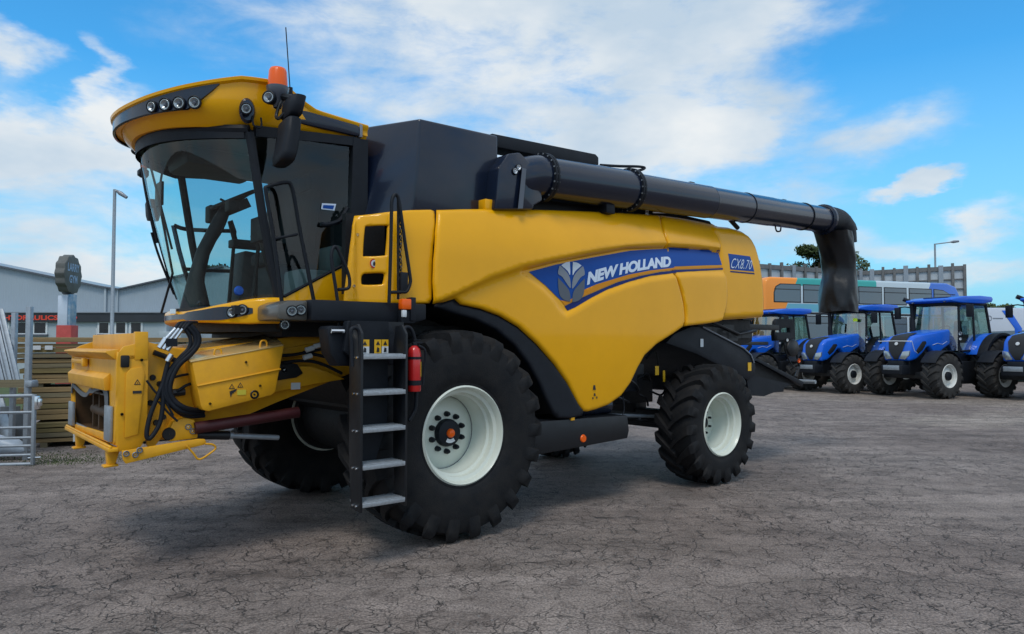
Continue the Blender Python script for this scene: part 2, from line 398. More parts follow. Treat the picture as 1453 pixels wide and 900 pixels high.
sb = MB(); a = onv(862, 484, -1.0); sb.box(2.55, 2.95, -1.02, -.98, 1.62, 1.85); sb.build('valve_plate', STEEL, CH, bevel=.005)
for (px, py, w_, h_) in ((932, 526, .07, .11), (942, 534, .04, .14)):
    p = onv(px, py, -1.06); k = MB(); k.box(p.x-w_/2, p.x+w_/2, -1.064, -1.06, p.z-h_/2, p.z+h_/2); k.build('warning_sticker', STY, CH, smooth=False)
bt = MB(); bt.box(2.5, 3.0, -1.06, -.9, 1.15, 1.62); bt.build('battery_box', BLKP, CH, bevel=.02)
rodm = MB(); rodm.tube([(2.0, -.9, .93), (3.6, -.9, .80)], .022, 8); rodm.build('steering_rod', STEEL, CH)

# --- yellow side panels
segA = [(938, 305), (946, 322), (951.5, 340), (954, 351), (957, 368), (961, 386), (967, 402), (972, 420), (976, 441), (975.5, 463)]
segBl = [(x+3.2, y+.6) for x, y in segA]
archout = [(829, 584), (822, 575), (807, 544), (789, 517), (764, 488), (738, 464), (711, 448), (684, 438), (656, 432), (648, 424)]
top = [(622.5, 297.5), (660, 296.3), (700, 296), (760, 297), (820, 299), (880, 301.5)]
bot = [(955, 475), (933, 489), (916, 505), (906, 523), (896, 544), (883, 562), (865, 575), (846, 582), (836, 584.5)]
frontedge = [(617.5, 431), (617, 400), (618, 370), (620.5, 330)]
def seam(px_pts, vmid):
    q = fuz(px_pts[:1])+kuz(px_pts[3:], vmid); a = np.array(q); c = np.polyfit(a[:, 1], a[:, 0], 3)
    zs = np.linspace(a[0, 1], a[-1, 1], 26); return [(float(np.polyval(c, z)), float(z)) for z in zs]
SA_ = seam(segA, -1.475)
SB1 = seam([(1017, 320), (1023, 330), (1028, 340), (1031.5, 352), (1033.5, 365), (1035, 380), (1036.3, 395), (1036.5, 410), (1035.5, 430), (1032, 450), (1029, 455)], -1.44)
PA = fuz(top)+SA_+fuz(bot)+fuz(archout[:-1])+fuz([(648, 424), (632, 429)])+fuz(frontedge)
_mid = lambda f_: [(a, float(np.interp(a, C1T[:, 0], C1T[:, 1])*(1-f_)+np.interp(a, C1B[:, 0], C1B[:, 1])*f_)) for a in np.arange(C1B[0, 0]+.02, C1B[-1, 0]-.02, .03)]
LN = [_mid(-.05), _mid(.35), _mid(.7), _mid(1.05)]
side_panel = panel('side_panel', PA, fside, .04, YEL, CH, r=.035, step=.03, lines=LN)
PB = [(a+.016, b) for a, b in SA_]+fuz([(1005, 459.5), (1020, 457)])+SB1[::-1]+fuz([(1010, 316.5), (990, 312.5), (965, 308.5)])
panel('side_panel', PB, fside, .04, YEL, CH, r=.03, step=.03, lines=LN)
def stick(name, pts, f, m, off=.003): return decal(name, pts, f, m, CH, off+.002, .022)
g1 = [(795, 426), (805, 428), (829, 411), (845, 404), (861, 399), (891, 390), (922, 384), (954.5, 380.2)]
topb = [(750, 386), (789, 375.6), (824, 368.6), (860, 362), (894, 356), (922, 354), (951.5, 353)]
dec = MB()
bl = stick('blue_decal', fuz(topb+[(954, 366)]+[(957, 380)]+g1[:-1][::-1]+[(789, 420.5), (774, 405.5), (758, 392.5)]), fside, BLUE)
ds1 = [(800.6, 434.7), (816, 427), (831, 420), (854, 410), (876, 400.6), (907, 392), (937, 386), (958, 383.8)]
ds2 = [(805, 441), (816, 436), (838.5, 422.6), (861, 411), (891.5, 400), (922, 391.6), (959.5, 387.2)]
stick('gold_stripe', fuz(g1+[(957.3, 382.6)]+[(937, 384.8), (907, 390.8), (876, 399.4), (854, 408.8), (831, 418.8), (816, 425.8), (801, 433.5)]), fside, GOLD, .0028)
stick('navy_stripe', fuz(ds1+ds2[::-1]), fside, NAVY, .0035)
def seamu(S_, z): a = np.array(sorted((z_, u_) for u_, z_ in S_)); return float(np.interp(z, a[:, 0], a[:, 1]))
def strip_b(tp, bt):
    t_ = fuz(tp); b_ = fuz(bt); z1, z0 = t_[-1][1], b_[-1][1]
    e_ = [(seamu(SB1, z1+(z0-z1)*k/5)-.012, z1+(z0-z1)*k/5) for k in range(6)]
    l_ = [(seamu(SA_, t_[0][1]+(b_[0][1]-t_[0][1])*k/5)+.028, t_[0][1]+(b_[0][1]-t_[0][1])*k/5) for k in range(5, -1, -1)]
    return t_[1:-1]+e_+b_[1:-1][::-1]+l_
stick('blue_decal', strip_b([(957, 353.5), (980, 353.8), (1001, 354.8), (1027, 357)], [(961, 379), (980, 377.4), (1000, 376.6), (1030.5, 377)]), fside, BLUE)
stick('gold_stripe', strip_b([(961.3, 380), (1000, 377.8), (1031, 378.2)], [(962, 382.8), (1000, 380.6), (1031, 380.2)]), fside, GOLD)
stick('navy_stripe', strip_b([(962, 383.8), (1000, 381.6), (1031.5, 381.2)], [(962.8, 387), (1000, 384), (1031.5, 383.4)]), fside, NAVY)
def seam_u(S_, z): a = np.array(sorted((z_, u_) for u_, z_ in S_)); return float(np.interp(z, a[:, 0], a[:, 1]))
# leaf emblem
def zz(p): return (740+p[0]/6.6, 340+p[1]/6.6)
LV1 = [[(366, 243), (400, 219), (440, 210), (447, 214), (449, 332), (425, 295)], [(345, 262), (358, 247), (415, 303), (443, 350), (453, 400), (453, 455), (425, 425), (375, 350), (336, 322)], [(336, 358), (385, 410), (430, 462), (447, 505), (452, 575), (435, 580), (388, 563), (352, 520), (338, 440)]]
em = MB()
for i, (ply, mm_) in enumerate(zip(LV1, (0, 1, 2))):
    for mir in (0, 1):
        q = [((922-x if mir else x), (y+(6 if mir and i else 2 if mir else 0))) for x, y in ply]
        pp = fuz([zz(a_) for a_ in spl2(q+[q[0]], 3)[:-1]])
        c = (sum(a_[0] for a_ in pp)/len(pp), sum(a_[1] for a_ in pp)/len(pp))
        us = np.array([a_[0] for a_ in pp]+[c[0]]); zs = np.array([a_[1] for a_ in pp]+[c[1]])
        vv = fside(us, zs)-.010; n = len(pp)
        me_pts = [(us[j], vv[j], zs[j]) for j in range(n+1)]
        em.add(me_pts, [tuple(range(n))], mm_)
em.build('leaf_emblem', [SIL, SILM, SILD], CH, smooth=False)
# lettering on the panel, following the curve of the stripe
def warp_text(name, txt, bp, tp, m, f, bold, shear, space, off):
    B = np.array(fuz(bp) if f is fside else [onf(x, y, f) for x, y in bp]); T = np.array(fuz(tp) if f is fside else [onf(x, y, f) for x, y in tp])
    tb = np.linspace(0, 1, len(B)); s = np.r_[0, np.cumsum(np.hypot(*np.diff(B, axis=0).T))]; tb = s/s[-1]
    vs, fs = textmesh(txt, bold, shear, space); vs = np.array(vs)
    cb = [np.polyfit(tb, B[:, i], 2) for i in (0, 1)]; ct = [np.polyfit(tb, T[:, i], 2) for i in (0, 1)]
    b = np.stack([np.polyval(cb[i], vs[:, 0]) for i in (0, 1)], 1); t = np.stack([np.polyval(ct[i], vs[:, 0]) for i in (0, 1)], 1)
    q = b+(t-b)*vs[:, 1:2]; v = f(q[:, 0], q[:, 1])-off
    mb = MB(); mb.add([(q[i, 0], v[i], q[i, 1]) for i in range(len(q))], fs); return mb.build(name, m, CH, smooth=False)
warp_text('lettering', 'NEW HOLLAND', [(832, 405), (855, 397.5), (880, 390), (915, 383.3), (951.5, 379)], [(833, 386.5), (856, 380), (880, 373.8), (915, 367.5), (950.5, 363.8)], WHT, fside, .055, .10, .95, .009)

# --- rear hood
def fhood(u, z): return -1.34+.10*(np.clip(np.asarray(z)-2.75, 0, 1)/.5)**2+0*np.asarray(u)
def fh(pts): return [onf(x, y, fhood) for x, y in pts]
hood_px = [(1012, 320), (1037, 322.5), (1054, 327), (1066, 335), (1074, 349), (1080, 370), (1084.5, 396), (1086.5, 425), (1086, 450), (1060, 452), (1024, 454)]
HP = fh(hood_px)
panel('rear_hood_side', HP, fhood, .05, YEL, CH, r=.07, step=.04)
hm = MB(); hp2 = [(a_, b_) for a_, b_ in HP]
cx_, cz_ = sum(a_ for a_, b_ in hp2)/len(hp2), sum(b_ for a_, b_ in hp2)/len(hp2)
hm.prism([(a_-.035*(1 if a_ > cx_ else -1)*(a_ > 4.2), b_-.04*(1 if b_ > cz_ else -1)) for a_, b_ in hp2], -1.24, 1.26); hm.build('rear_hood', YEL, CH, bevel=.03)
decal('model_decal', fh([(1033, 360), (1064, 364), (1070, 385.5), (1036, 382.5)]), fhood, BLUE, CH)
decal('navy_stripe', fh([(1036, 384.5), (1070, 387.5), (1070.6, 389.5), (1036, 386.3)]), fhood, NAVY, CH)
warp_text('lettering', 'CX8.70', [(1036, 380.5), (1051, 381.7), (1065.5, 382.5)], [(1038.5, 366.5), (1053, 368.2), (1067, 370)], WHT, fhood, -.004, .18, 1.1, .007)

# --- wheel arch of black plastic
arin = [(785, 588), (775, 566), (769, 548), (753, 517), (733, 490), (707, 468), (678, 454), (644, 444), (622, 435.5)]
AO = fuz([(827, 590), (809, 594.5), (791, 594)]+arin+[(622, 432), (632, 429), (648, 424.5)]+archout[::-1])
def farch(u, z): return -1.44+0*np.asarray(u)
panel('wheel_arch', AO, farch, .05, BLKP, CH, r=.03, step=.04)
li = MB(); q = fuz(arin); n_ = len(q)
li.add([(a_, -1.40, b_) for a_, b_ in q]+[(a_, -.75, b_) for a_, b_ in q], [(i, i+1, n_+i+1, n_+i) for i in range(n_-1)])
li.build('arch_liner', DARK, CH, ang=80)
# --- sill box under the body, reflector
sk = MB(); sk.prism([(.85, .61), (2.40, .675), (2.43, .76), (2.40, .93), (1.0, .95), (.85, .93)], -1.42, -.75); sk.build('sill_box', BLKM, CH, bevel=.012)
mf = MB(); mf.tube([(1.85, -1.15, 1.02), (2.35, -1.15, 1.03)], .10, 20); mf.build('air_reservoir', BLKG, CH, ang=50)
p = onv(828, 622.5, -1.425); rf = MB(); rf.lathe([(.001, -.012), (.035, -.012), (.042, 0)], (p.x, -1.42, p.z), 20); rf.build('side_reflector', ORG_L, CH)
bk = MB(); bk.box(1.52, 1.57, -1.43, -1.40, .93, 1.02); bk.build('bracket', YEL2, CH)
hs = MB(); hs.tube(bez([onv(x, y, -1.38) for x, y in [(884, 562), (883, 590), (850, 603), (832, 592)]], 5), .008, 6); hs.build('cable', BLKP, CH)
for (px, py, w_, h_) in ((843, 550, .045, .05), (843.5, 560, .03, .03), (841, 565, .022, .022), (846.5, 564, .022, .022)):
    u_, z_ = onf(px, py, fside); v_ = float(fside(np.array([u_]), np.array([z_]))[0])-.004
    wk = MB(); wk.add([(u_-w_/2, v_, z_-h_/2), (u_+w_/2, v_, z_-h_/2), (u_+w_*.3, v_, z_+h_/2), (u_-w_*.3, v_, z_+h_/2)], [(0, 1, 2, 3)])
    wk.build('pictogram', STB, CH, smooth=False)

# --- wheels
wheel(CH, .925, .43, .66, 22, (0, -1.35, .92), RIM, dish=.34, hubr=.125, nutr=.168)
wheel(CH, .925, .43, .66, 22, (0, 1.35, .92), RIM, dish=.34, hubr=.125, nutr=.168, side=1)
for s_ in (-1, 1):
    wheel(CH, .735, .385, .52, 19, (3.94, s_*1.36, .735), RIM, dish=.34, hubr=.07, nuts=8, nutr=.14, side=s_, fancy=False, hubin=.10)

# --- grain tank
tk = MB()
P0, P1, P2 = (-.235, -1.3), (.69, -1.3), (.69, 1.3)
ch0 = (-.50, -.70)
plan = [(-.50, -.70), (-.235, -1.28), (.66, -1.3), (.66, 1.3), (-.235, 1.28), (-.50, .70)]
lo = [(-.66, -1.0), (-.30, -1.28), (.66, -1.3), (.66, 1.3), (-.30, 1.28), (-.66, 1.0)]
tk.rings([[(a_, b_, 2.80) for a_, b_ in lo], [(a_, b_, 3.765) for a_, b_ in plan]])
tank = tk.build('grain_tank', BLKG, CH, bevel=.025, seg=3)
tp = MB(); tp.prism([(-.1, -.9), (.4, -.9), (.4, .9), (-.1, .9)], 3.765, 3.80, ax='z'); tp.build('tank_cover', BLKP, CH, bevel=.01)
sk2 = MB(); sk2.prism([(.66, 2.8), (.66, 3.30), (2.9, 3.38), (4.35, 3.34), (4.5, 3.2), (4.6, 2.9)], -1.16, 1.2); sk2.build('engine_deck', DARK, CH, bevel=.02)
e2 = MB(); e2.box(.68, 2.0, -.95, 1.0, 3.0, 3.42); e2.build('tank_rear', BLKM, CH, bevel=.02)
# long folded rail
q1, q2, q3, q4 = onv(710, 194, -1.16), onv(846, 222, -1.16), onv(846, 238, -1.16), onv(710, 212, -1.16)
rl = MB(); rl.prism([(.66, q1.z), (q2.x-.05, q2.z+.01), (q2.x, q2.z-.02), (q3.x, q3.z), (q3.x-.35, q3.z-.01), (.66, q4.z)], -1.20, -.95); rl.build('cover_rail', BLKP, CH, bevel=.01)
q = onv(850, 240, -1.1); gb = MB(); gb.prism([(q.x-.2, q.z-.18), (q.x+.28, q.z-.18), (q.x+.22, q.z-.02), (q.x+.1, q.z+.03), (q.x-.02, q.z+.04)], -1.13, -1.05); gb.build('bracket', STEEL, CH, bevel=.004)
gr = MB(); gr.tube(bez([onv(x, y-2.5, -1.3) for x, y in [(852, 237), (880, 238.5), (905, 239), (915, 241), (905, 245), (885, 246.5), (862, 243)]], 4), .016, 8); gr.build('guard_loop', BLKP, CH)

# --- unloading auger
AU = MB()
A0 = onv(768, 253, -1.32); A1 = onv(892, 270, -1.32); A2 = onv(1168, 312, -1.32)
AU.tube([A0, A1], .222, 32); AU.tube([A1, A1.lerp(A2, .33)], .206, 32); AU.tube([A1.lerp(A2, .33), A1.lerp(A2, .34), A1.lerp(A2, .66), A1.lerp(A2, .665), A2], [.206, .200, .200, .196, .194], 32)
auger = AU.build('unloading_auger', BLKG, CH, ang=60)
d_ = (A2-A0).normalized()
el = MB(); el.tube(bez([(.80, -1.22, 2.75), (.80, -1.23, 3.1), A0-d_*.30+Vector((0, .02, -.04)), A0-d_*.06, A0], 7), [.20]*8+[.215]*30, 28) if False else None
pth = bez([(.90, -1.12, 3.02), (.90, -1.18, 3.22), (.96, -1.27, 3.36), A0-d_*.08, A0], 6)
el.tube(pth, .222, 28)
el.build('auger_elbow', BLKG, auger, ang=60)
ep = MB(); e_ = [onv(x, y, -1.46) for x, y in [(703, 297), (708, 238), (722, 218), (738, 216), (762, 240), (768, 258), (770, 285), (758, 292), (757, 297)]]
ep.prism([(a_.x, a_.z) for a_ in e_], -1.46, -1.18); ep.build('auger_bracket', BLKG, auger, bevel=.03)
eb = MB(); eb.hexa([tuple(onv(735, 296, -1.50)), tuple(onv(742, 296, -1.50)), tuple(onv(742, 296, -1.47)), tuple(onv(735, 296, -1.47)), tuple(onv(741, 238, -1.50)), tuple(onv(747, 240, -1.50)), tuple(onv(747, 240, -1.47)), tuple(onv(741, 238, -1.47))]); eb.build('support_strip', SILD, auger)
for (x, y) in ((731, 243), (736, 238)):
    p = onv(x, y, -1.47); lamp(auger, p, (0, -1, 0), .03, .03, 'pivot_bolt', CHR)
M0 = Matrix.Translation(A0) @ d_.to_track_quat('Z', 'Y').to_matrix().to_4x4()
def flange(c, r_, name='flange_ring'):
    M_ = Matrix.Translation(c) @ d_.to_track_quat('Z', 'Y').to_matrix().to_4x4()
    g = MB(); g.lathe([(r_-.02, -.03), (r_+.035, -.03), (r_+.035, -.004), (r_+.012, -.004), (r_+.012, .004), (r_+.035, .004), (r_+.035, .03), (r_-.02, .03)], n=48, ax='z').xf(M_)
    fo = g.build(name, BLKP, auger)
    for k in range(20):
        a_ = 2*math.pi*k/20; bb_ = MB()
        bb_.lathe([(.001, -.036), (.009, -.036), (.010, .036), (.001, .036)], ((r_+.022)*math.cos(a_), (r_+.022)*math.sin(a_), 0), 8, 'z')
        bb_.xf(M_).build('flange_bolt', STEEL, fo)
flange(A0, .222); flange(A1, .215)
for t_ in (.33, .52, .86):
    c_ = A1.lerp(A2, t_); M_ = Matrix.Translation(c_) @ d_.to_track_quat('Z', 'Y').to_matrix().to_4x4(); g = MB(); g.lathe([(.19, -.004), (.2065, -.004), (.2065, .004), (.19, .004)], n=40, ax='z').xf(M_); g.build('tube_joint', BLKM, auger)
cr = MB(); cr.box(3.2, 4.9, -1.45, -1.05, 3.05, 3.32) if False else None
p1, p2 = onv(920, 300, -1.3), onv(1030, 332, -1.3)
cr.prism([(2.3, 3.1), (p2.x, p2.z-.02), (p2.x+.03, p2.z+.12), (2.3, 3.4)], -1.15, -.7); cr.build('auger_cradle', DARK, CH)
p = onv(1043, 322, -1.2); c2 = MB(); c2.tube([onv(1036, 312, -1.2), onv(1047, 324, -1.2)], .03, 8); c2.build('cradle_prop', BLKP, CH)
for (x, y) in ((981, 264), (1112, 288)):
    p = onv(x, y, -1.32); c3 = MB(); c3.box(p.x-.04, p.x+.05, -1.34, -1.28, p.z-.03, p.z+.05); c3.build('clip', BLKP, auger, bevel=.006)
hk = MB(); hk.tube(bez([onv(x, y, -1.3) for x, y in [(1100, 321), (1102, 328), (1107, 328), (1108, 323)]], 4), .012, 6); hk.build('hook', BLKP, auger)
# spout: elbow head and hanging rubber chute
hd = MB(); B0 = A2-d_*.03
sp = bez([B0, onv(1183, 314, -1.32), onv(1193, 325, -1.32), onv(1195, 345, -1.32)], 5)
hd.tube(sp, [.208]*6+[.215]*10, 24); hd.build('spout_head', BLKP, auger, ang=60)
sc = MB(); sc.lathe([(.20, -.05), (.235, -.03), (.235, .02), (.20, .03)], n=32, ax='z').xf(Matrix.Translation(A2) @ d_.to_track_quat('Z', 'Y').to_matrix().to_4x4()); sc.build('clamp_band', BLKG, auger)
sn = MB(); sn.prism([(a_.x, a_.z) for a_ in [onv(x, y, -1.32) for x, y in [(1203, 306), (1211, 318), (1214, 327), (1206, 326)]]], -1.36, -1.26); sn.build('spout_clip', BLKP, auger, bevel=.01)
rows = [(330, 1156, 1206), (345, 1160, 1209), (360, 1164, 1211), (375, 1168, 1213), (388, 1169, 1213), (400, 1166, 1214), (412, 1164.5, 1214.5), (425, 1163.5, 1214.5), (436, 1163, 1215), (443, 1163, 1215)]
rings = []
for k, (y, xl, xr) in enumerate(rows):
    a_, b_ = onv(xl, y, -1.32), onv(xr, y, -1.32); c_ = onv((xl+xr)/2, y, -1.32); w_ = (xr-xl)/2/90; dd = w_
    ring = []
    for j in range(40):
        t = 2*math.pi*j/40
        fold = .010*math.sin(5*t+k*.9)+.007*math.sin(9*t-k*1.7)
        ring.append((c_.x+(w_+fold)*math.cos(t), c_.y+(dd+fold)*math.sin(t), c_.z+.010*math.sin(3*t+k)))
    rings.append(ring)
chm = MB(); chm.rings(rings, cap=False); cho = chm.build('rubber_chute', mat('black_rubber_sheet', (.006, .0065, .009), .36, spec=.4, bump=.8, bscale=6), auger, ang=80)
so = cho.modifiers.new('sub', 'SUBSURF'); so.levels = so.render_levels = 1
tx = bpy.data.textures.new('creases', 'CLOUDS'); tx.noise_scale = .22
dm = cho.modifiers.new('crease', 'DISPLACE'); dm.texture = tx; dm.strength = .055; dm.mid_level = .5

# --- yellow front corner panel with two openings
xs_ = [onv(490, 430, -1.22), onv(615, 431, -1.45)]
def ffront(u, z):
    u = np.asarray(u, float); z = np.asarray(z, float)
    t = np.clip((u+.95)/.45, 0, 1); b = -1.26-.17*t*t*(3-2*t)-.03*np.clip((u+.5)/.4, 0, 1)
    b = b+.10*(np.clip(z-2.6, 0, 1)/.4)**2
    fl = np.clip((-(u+.86+.0*(z-2.5)))/.03, 0, 1)
    return b-.035*fl
def ff(pts): return [onf(x, y, ffront) for x, y in pts]
FP = ff([(505, 306), (530, 303.5), (556, 300), (585, 297.8), (612, 297.3), (618, 299), (618.5, 312), (616, 350), (614, 390), (614, 425), (611, 430.5), (560, 431.5), (489, 431.5), (490, 420), (494, 390), (498, 355), (502, 320)])
H1 = ff(spl2([(522, 321), (549, 320), (551.5, 324), (549, 358), (546, 362.5), (520, 363.5), (516.5, 360), (519, 325), (522, 321)], 3)[:-1])
H2 = ff(spl2([(518, 388.5), (543, 387.5), (547, 391), (545.5, 400), (542, 403.5), (517, 404), (514, 400), (514.5, 392), (518, 388.5)], 3)[:-1])
panel('front_corner_panel', FP, ffront, .03, YEL, CH, r=.02, step=.03, holes=[H1, H2])
fb = MB(); fb.box(-.88, -.5, -1.12, -1.05, 2.15, 2.85); fb.build('panel_backing', DARK, CH)
def disc_sticker(px, py, f, r_, name='no_step_sticker'):
    u_, z_ = onf(px, py, f); v_ = float(f(np.array([u_]), np.array([z_]))[0])
    g = MB()
    for (rr, oo, mm_) in ((r_, .003, 0), (r_*.72, .005, 1)):
        g.add([(u_+rr*math.cos(a*math.pi/12), v_-oo, z_+rr*math.sin(a*math.pi/12)) for a in range(24)], [tuple(range(24))], mm_)
    g.add([(u_-r_*.3, v_-.007, z_-r_*.5), (u_+r_*.2, v_-.007, z_-r_*.5), (u_+r_*.3, v_-.007, z_+r_*.1), (u_, v_-.007, z_+r_*.5), (u_-r_*.3, v_-.007, z_+r_*.1)], [(0, 1, 2, 3, 4)], 2)
    return g.build(name, [STR, STW, STB], CH, smooth=False)
disc_sticker(530.5, 374, ffront, .04)
def ftank(u, z):   # chamfered tank corner face
    return -1.28+(np.asarray(u)+.27)*-2.0*1.05
_a, _b, _c = Vector((-.50, -.70, 3.765)), Vector((-.235, -1.28, 3.765)), Vector((-.30, -1.28, 2.80)); _n = (_b-_a).cross(_c-_a).normalized()
if _n.y > 0: _n = -_n
def onchamfer(px, py):
    r_ = ray(px, py); rl = Vector((r_@LV, r_@WV, r_[2])); o_ = C0-ORG; ol = Vector((o_@LV, o_@WV, o_[2])); return ol+rl*((_a-ol).dot(_n)/rl.dot(_n))
_M = Matrix.Translation(onchamfer(541, 261)+_n*.03) @ _n.to_track_quat('Z', 'Y').to_matrix().to_4x4()
g = MB()
for rr_, oo_, mm_ in ((.042, 0, 0), (.031, .002, 1)): g.add([(rr_*math.cos(a*math.pi/12), rr_*math.sin(a*math.pi/12), oo_) for a in range(24)], [tuple(range(24))], mm_)
g.add([(-.012, -.02, .004), (.010, -.02, .004), (.012, .005, .004), (0, .022, .004), (-.012, .005, .004)], [(0, 1, 2, 3, 4)], 2); g.xf(_M).build('no_step_sticker', [STR, STW, STB], tank, smooth=False)
g = MB()
p_ = [onchamfer(x, y)+_n*.03 for x, y in [(513.5, 185), (521, 184), (521, 201), (513.5, 202)]]; g.add([tuple(a_) for a_ in p_], [(0, 1, 2, 3)]); g.build('warning_sticker', STY, CH, smooth=False)
for (px, py) in ((507, 333), (502, 406)):
    u_, z_ = onf(px, py, ffront); v_ = float(ffront(np.array([u_]), np.array([z_]))[0]); lamp(CH, (u_, v_, z_), (0, -1, 0), .011, .012, 'panel_bolt', CHR, CHR)
# small yellow latch on top and black latch
for (x0, x1, y0, y1, m_) in ((685, 700, 285, 297, YEL), (857, 869, 290, 300, BLKP)):
    a_, b_ = onv(x0, y1, -1.36), onv(x1, y0, -1.36); g = MB(); g.box(a_.x, b_.x, -1.40, -1.28, a_.z-.02, b_.z); g.build('latch', m_, CH, bevel=.01)
g = MB(); a_ = onv(918, 300, -1.2); g.box(a_.x-.03, a_.x+.03, -1.2, -1.16, a_.z-.05, a_.z+.07); g.tube([(a_.x+.1, -1.2, a_.z+.0), (a_.x+.7, -1.2, a_.z+.06)], .012, 6); g.build('grab_handle', CHR, CH)
# ================================================================== CAB
roofplan = [(-.60, -.98), (-.8, -.98), (-1.05, -.985), (-1.2, -1.0), (-1.35, -1.015), (-1.5, -1.02), (-1.65, -1.015), (-1.8, -.985), (-1.95, -.92), (-2.1, -.81), (-2.22, -.68), (-2.32, -.52), (-2.39, -.33), (-2.43, -.15), (-2.44, 0)]
half = spl2(roofplan, 3)
fullp = half+[(a_, -b_) for a_, b_ in half[-2::-1]]
NR = len(fullp)
def zt_(u): return float(np.interp(-u, [.6, 1.1, 1.2, 1.35, 1.5, 1.75, 1.95, 2.12, 2.26, 2.44], [3.70, 3.74, 3.78, 3.86, 3.895, 3.875, 3.82, 3.775, 3.735, 3.68]))
def zb_(u): return float(np.interp(-u, [.6, 1.2, 1.45, 1.75, 2.0, 2.44], [3.53, 3.525, 3.485, 3.475, 3.48, 3.49]))
rings = []; band = []
for i, (u, v) in enumerate(fullp):
    a = Vector(fullp[max(i-1, 0)]); b = Vector(fullp[min(i+1, NR-1)]); t = (b-a).normalized(); n = Vector((t.y, -t.x)) if True else None
    if n.dot(Vector((u+1.2, v))) < 0: n = -n
    zt, zb = zt_(u), zb_(u); hh = zt-zb
    def q(o, z): return (u+n.x*o, v+n.y*o, z)
    k_ = .65*min(1, max(0, (-u-1.25)/.45))
    prof = [q(-.35, zb+.03), q(-.16-.06*k_, zb), q(-.09-.07*k_, zb-.005), q(-.035-.085*k_, zb+.03), q(-.01-.065*k_, zb+.08), q(-.02*k_, zb+hh*.40), q(-.005, zb+hh*.60), q(.0, zt-.05), q(.015+.02*k_, zt-.035), q(.018+.022*k_, zt-.012), q(.01*k_, zt), q(-.08, zt+.018), q(-.22, zt+.03)]
    rings.append(prof); band.append((q(.004, zb+hh*.40), q(.006, zb+hh*.86), n, zt, zb))
rm = MB(); K = len(rings[0]); vs = [p for r_ in rings for p in r_]; fs = []
for i in range(NR-1):
    for j in range(K-1): fs.append((i*K+j, i*K+j+1, (i+1)*K+j+1, (i+1)*K+j))
# top and underside strips across (mirror partner)
for i in range(NR//2):
    m_ = NR-1-i
    if m_-1 > i: fs.append((i*K+K-1, (i+1)*K+K-1, (m_-1)*K+K-1, m_*K+K-1)); fs.append((i*K, (i+1)*K, (m_-1)*K, m_*K))
fs.append(tuple(range(K))+tuple((NR-1)*K+j for j in range(K-1, -1, -1)))
rm.add(vs, fs); roof = rm.build('cab_roof', YEL, CH, ang=40)
# black light band round the front, pointed ends
bm_ = MB(); idx = [i for i in range(NR) if fullp[i][0] < -1.86]; vs = []
for k, i in enumerate(idx):
    e = min(k, len(idx)-1-k); lo_, hi_, n, zt, zb = band[i]; hh = zt-zb
    o = .012; zlo = zb+hh*(.86-.54*min(1, e/4.)); zhi = zb+hh*.87
    if fullp[i][1] > .6: o = .012
    vs += [(fullp[i][0]+n.x*(o-.02), fullp[i][1]+n.y*(o-.02), zlo-.004), (fullp[i][0]+n.x*o, fullp[i][1]+n.y*o, zlo), (fullp[i][0]+n.x*o, fullp[i][1]+n.y*o, zhi), (fullp[i][0]+n.x*(o-.02), fullp[i][1]+n.y*(o-.02), zhi+.004)]
bm_.add(vs, [(k*4+j, k*4+j+1, k*4+j+5, k*4+j+4) for k in range(len(idx)-1) for j in range(3)])
bm_.build('light_band', BLKG, roof, ang=60)
def roofpt(px):           # point of the band surface seen in column px
    best = None
    for i in range(NR//2+8):
        u, v = fullp[i]; P = ORG+u*LV+v*WV; d = abs(CX+P[0]/P[1]*F-px)
        if best is None or d < best[0]: best = (d, i)
    return best[1]
for (px, py, r_) in ((213, 153, .042), (230, 150, .046), (251, 148, .046), (274, 147, .046)):
    i = roofpt(px); lo_, hi_, n, zt, zb = band[i]; u, v = fullp[i]
    z_ = zl(u, v, py); lamp(CH, (u+n.x*.028, v+n.y*.028, z_), (n.x, n.y, -.12), r_, .04, 'work_light')
# side lamp in its dark recess
i = roofpt(344); n = band[i][2]; u, v = fullp[i]
g = MB(); M_ = Matrix.Translation((u+n.x*.012, v+n.y*.012, zl(u, v, 157))) @ Vector((n.x, n.y, 0)).to_track_quat('Z', 'Y').to_matrix().to_4x4()
g.lathe([(.001, .004), (.055, .004), (.07, -.02)], n=24, ax='z'); g.v = [(a_*.9, b_*1.5, c_) for a_, b_, c_ in g.v]; g.xf(M_); g.build('lamp_recess', BLKG, roof)
z_ = zl(u, v, 158)
lamp(CH, (u-.02+n.x*.06, v+n.y*.06, z_), (n.x-.5, n.y, -.1), .04, .04)
g = MB(); g.tube(bez([(u+.03, v-.035, z_-.04), (u+.035, v-.05, z_-.12), (u+.10, v-.035, z_-.12), (u+.10, v-.03, z_-.04)], 5), .008, 6); g.build('lamp_loop', BLKP, CH)
# black side strip at the rear of the roof
g = MB(); g.prism([(-1.42, 3.59), (-.70, 3.575), (-.675, 3.60), (-.68, 3.66), (-.72, 3.675), (-1.42, 3.72)], -1.0, -.95); g.build('roof_side_strip', BLKG, roof, bevel=.012)
g = MB(); g.prism([(-.69, 3.57), (-.665, 3.57), (-.665, 3.68), (-.69, 3.69)], -1.008, -.95); g.build('strip_end', SILM, roof, bevel=.004)

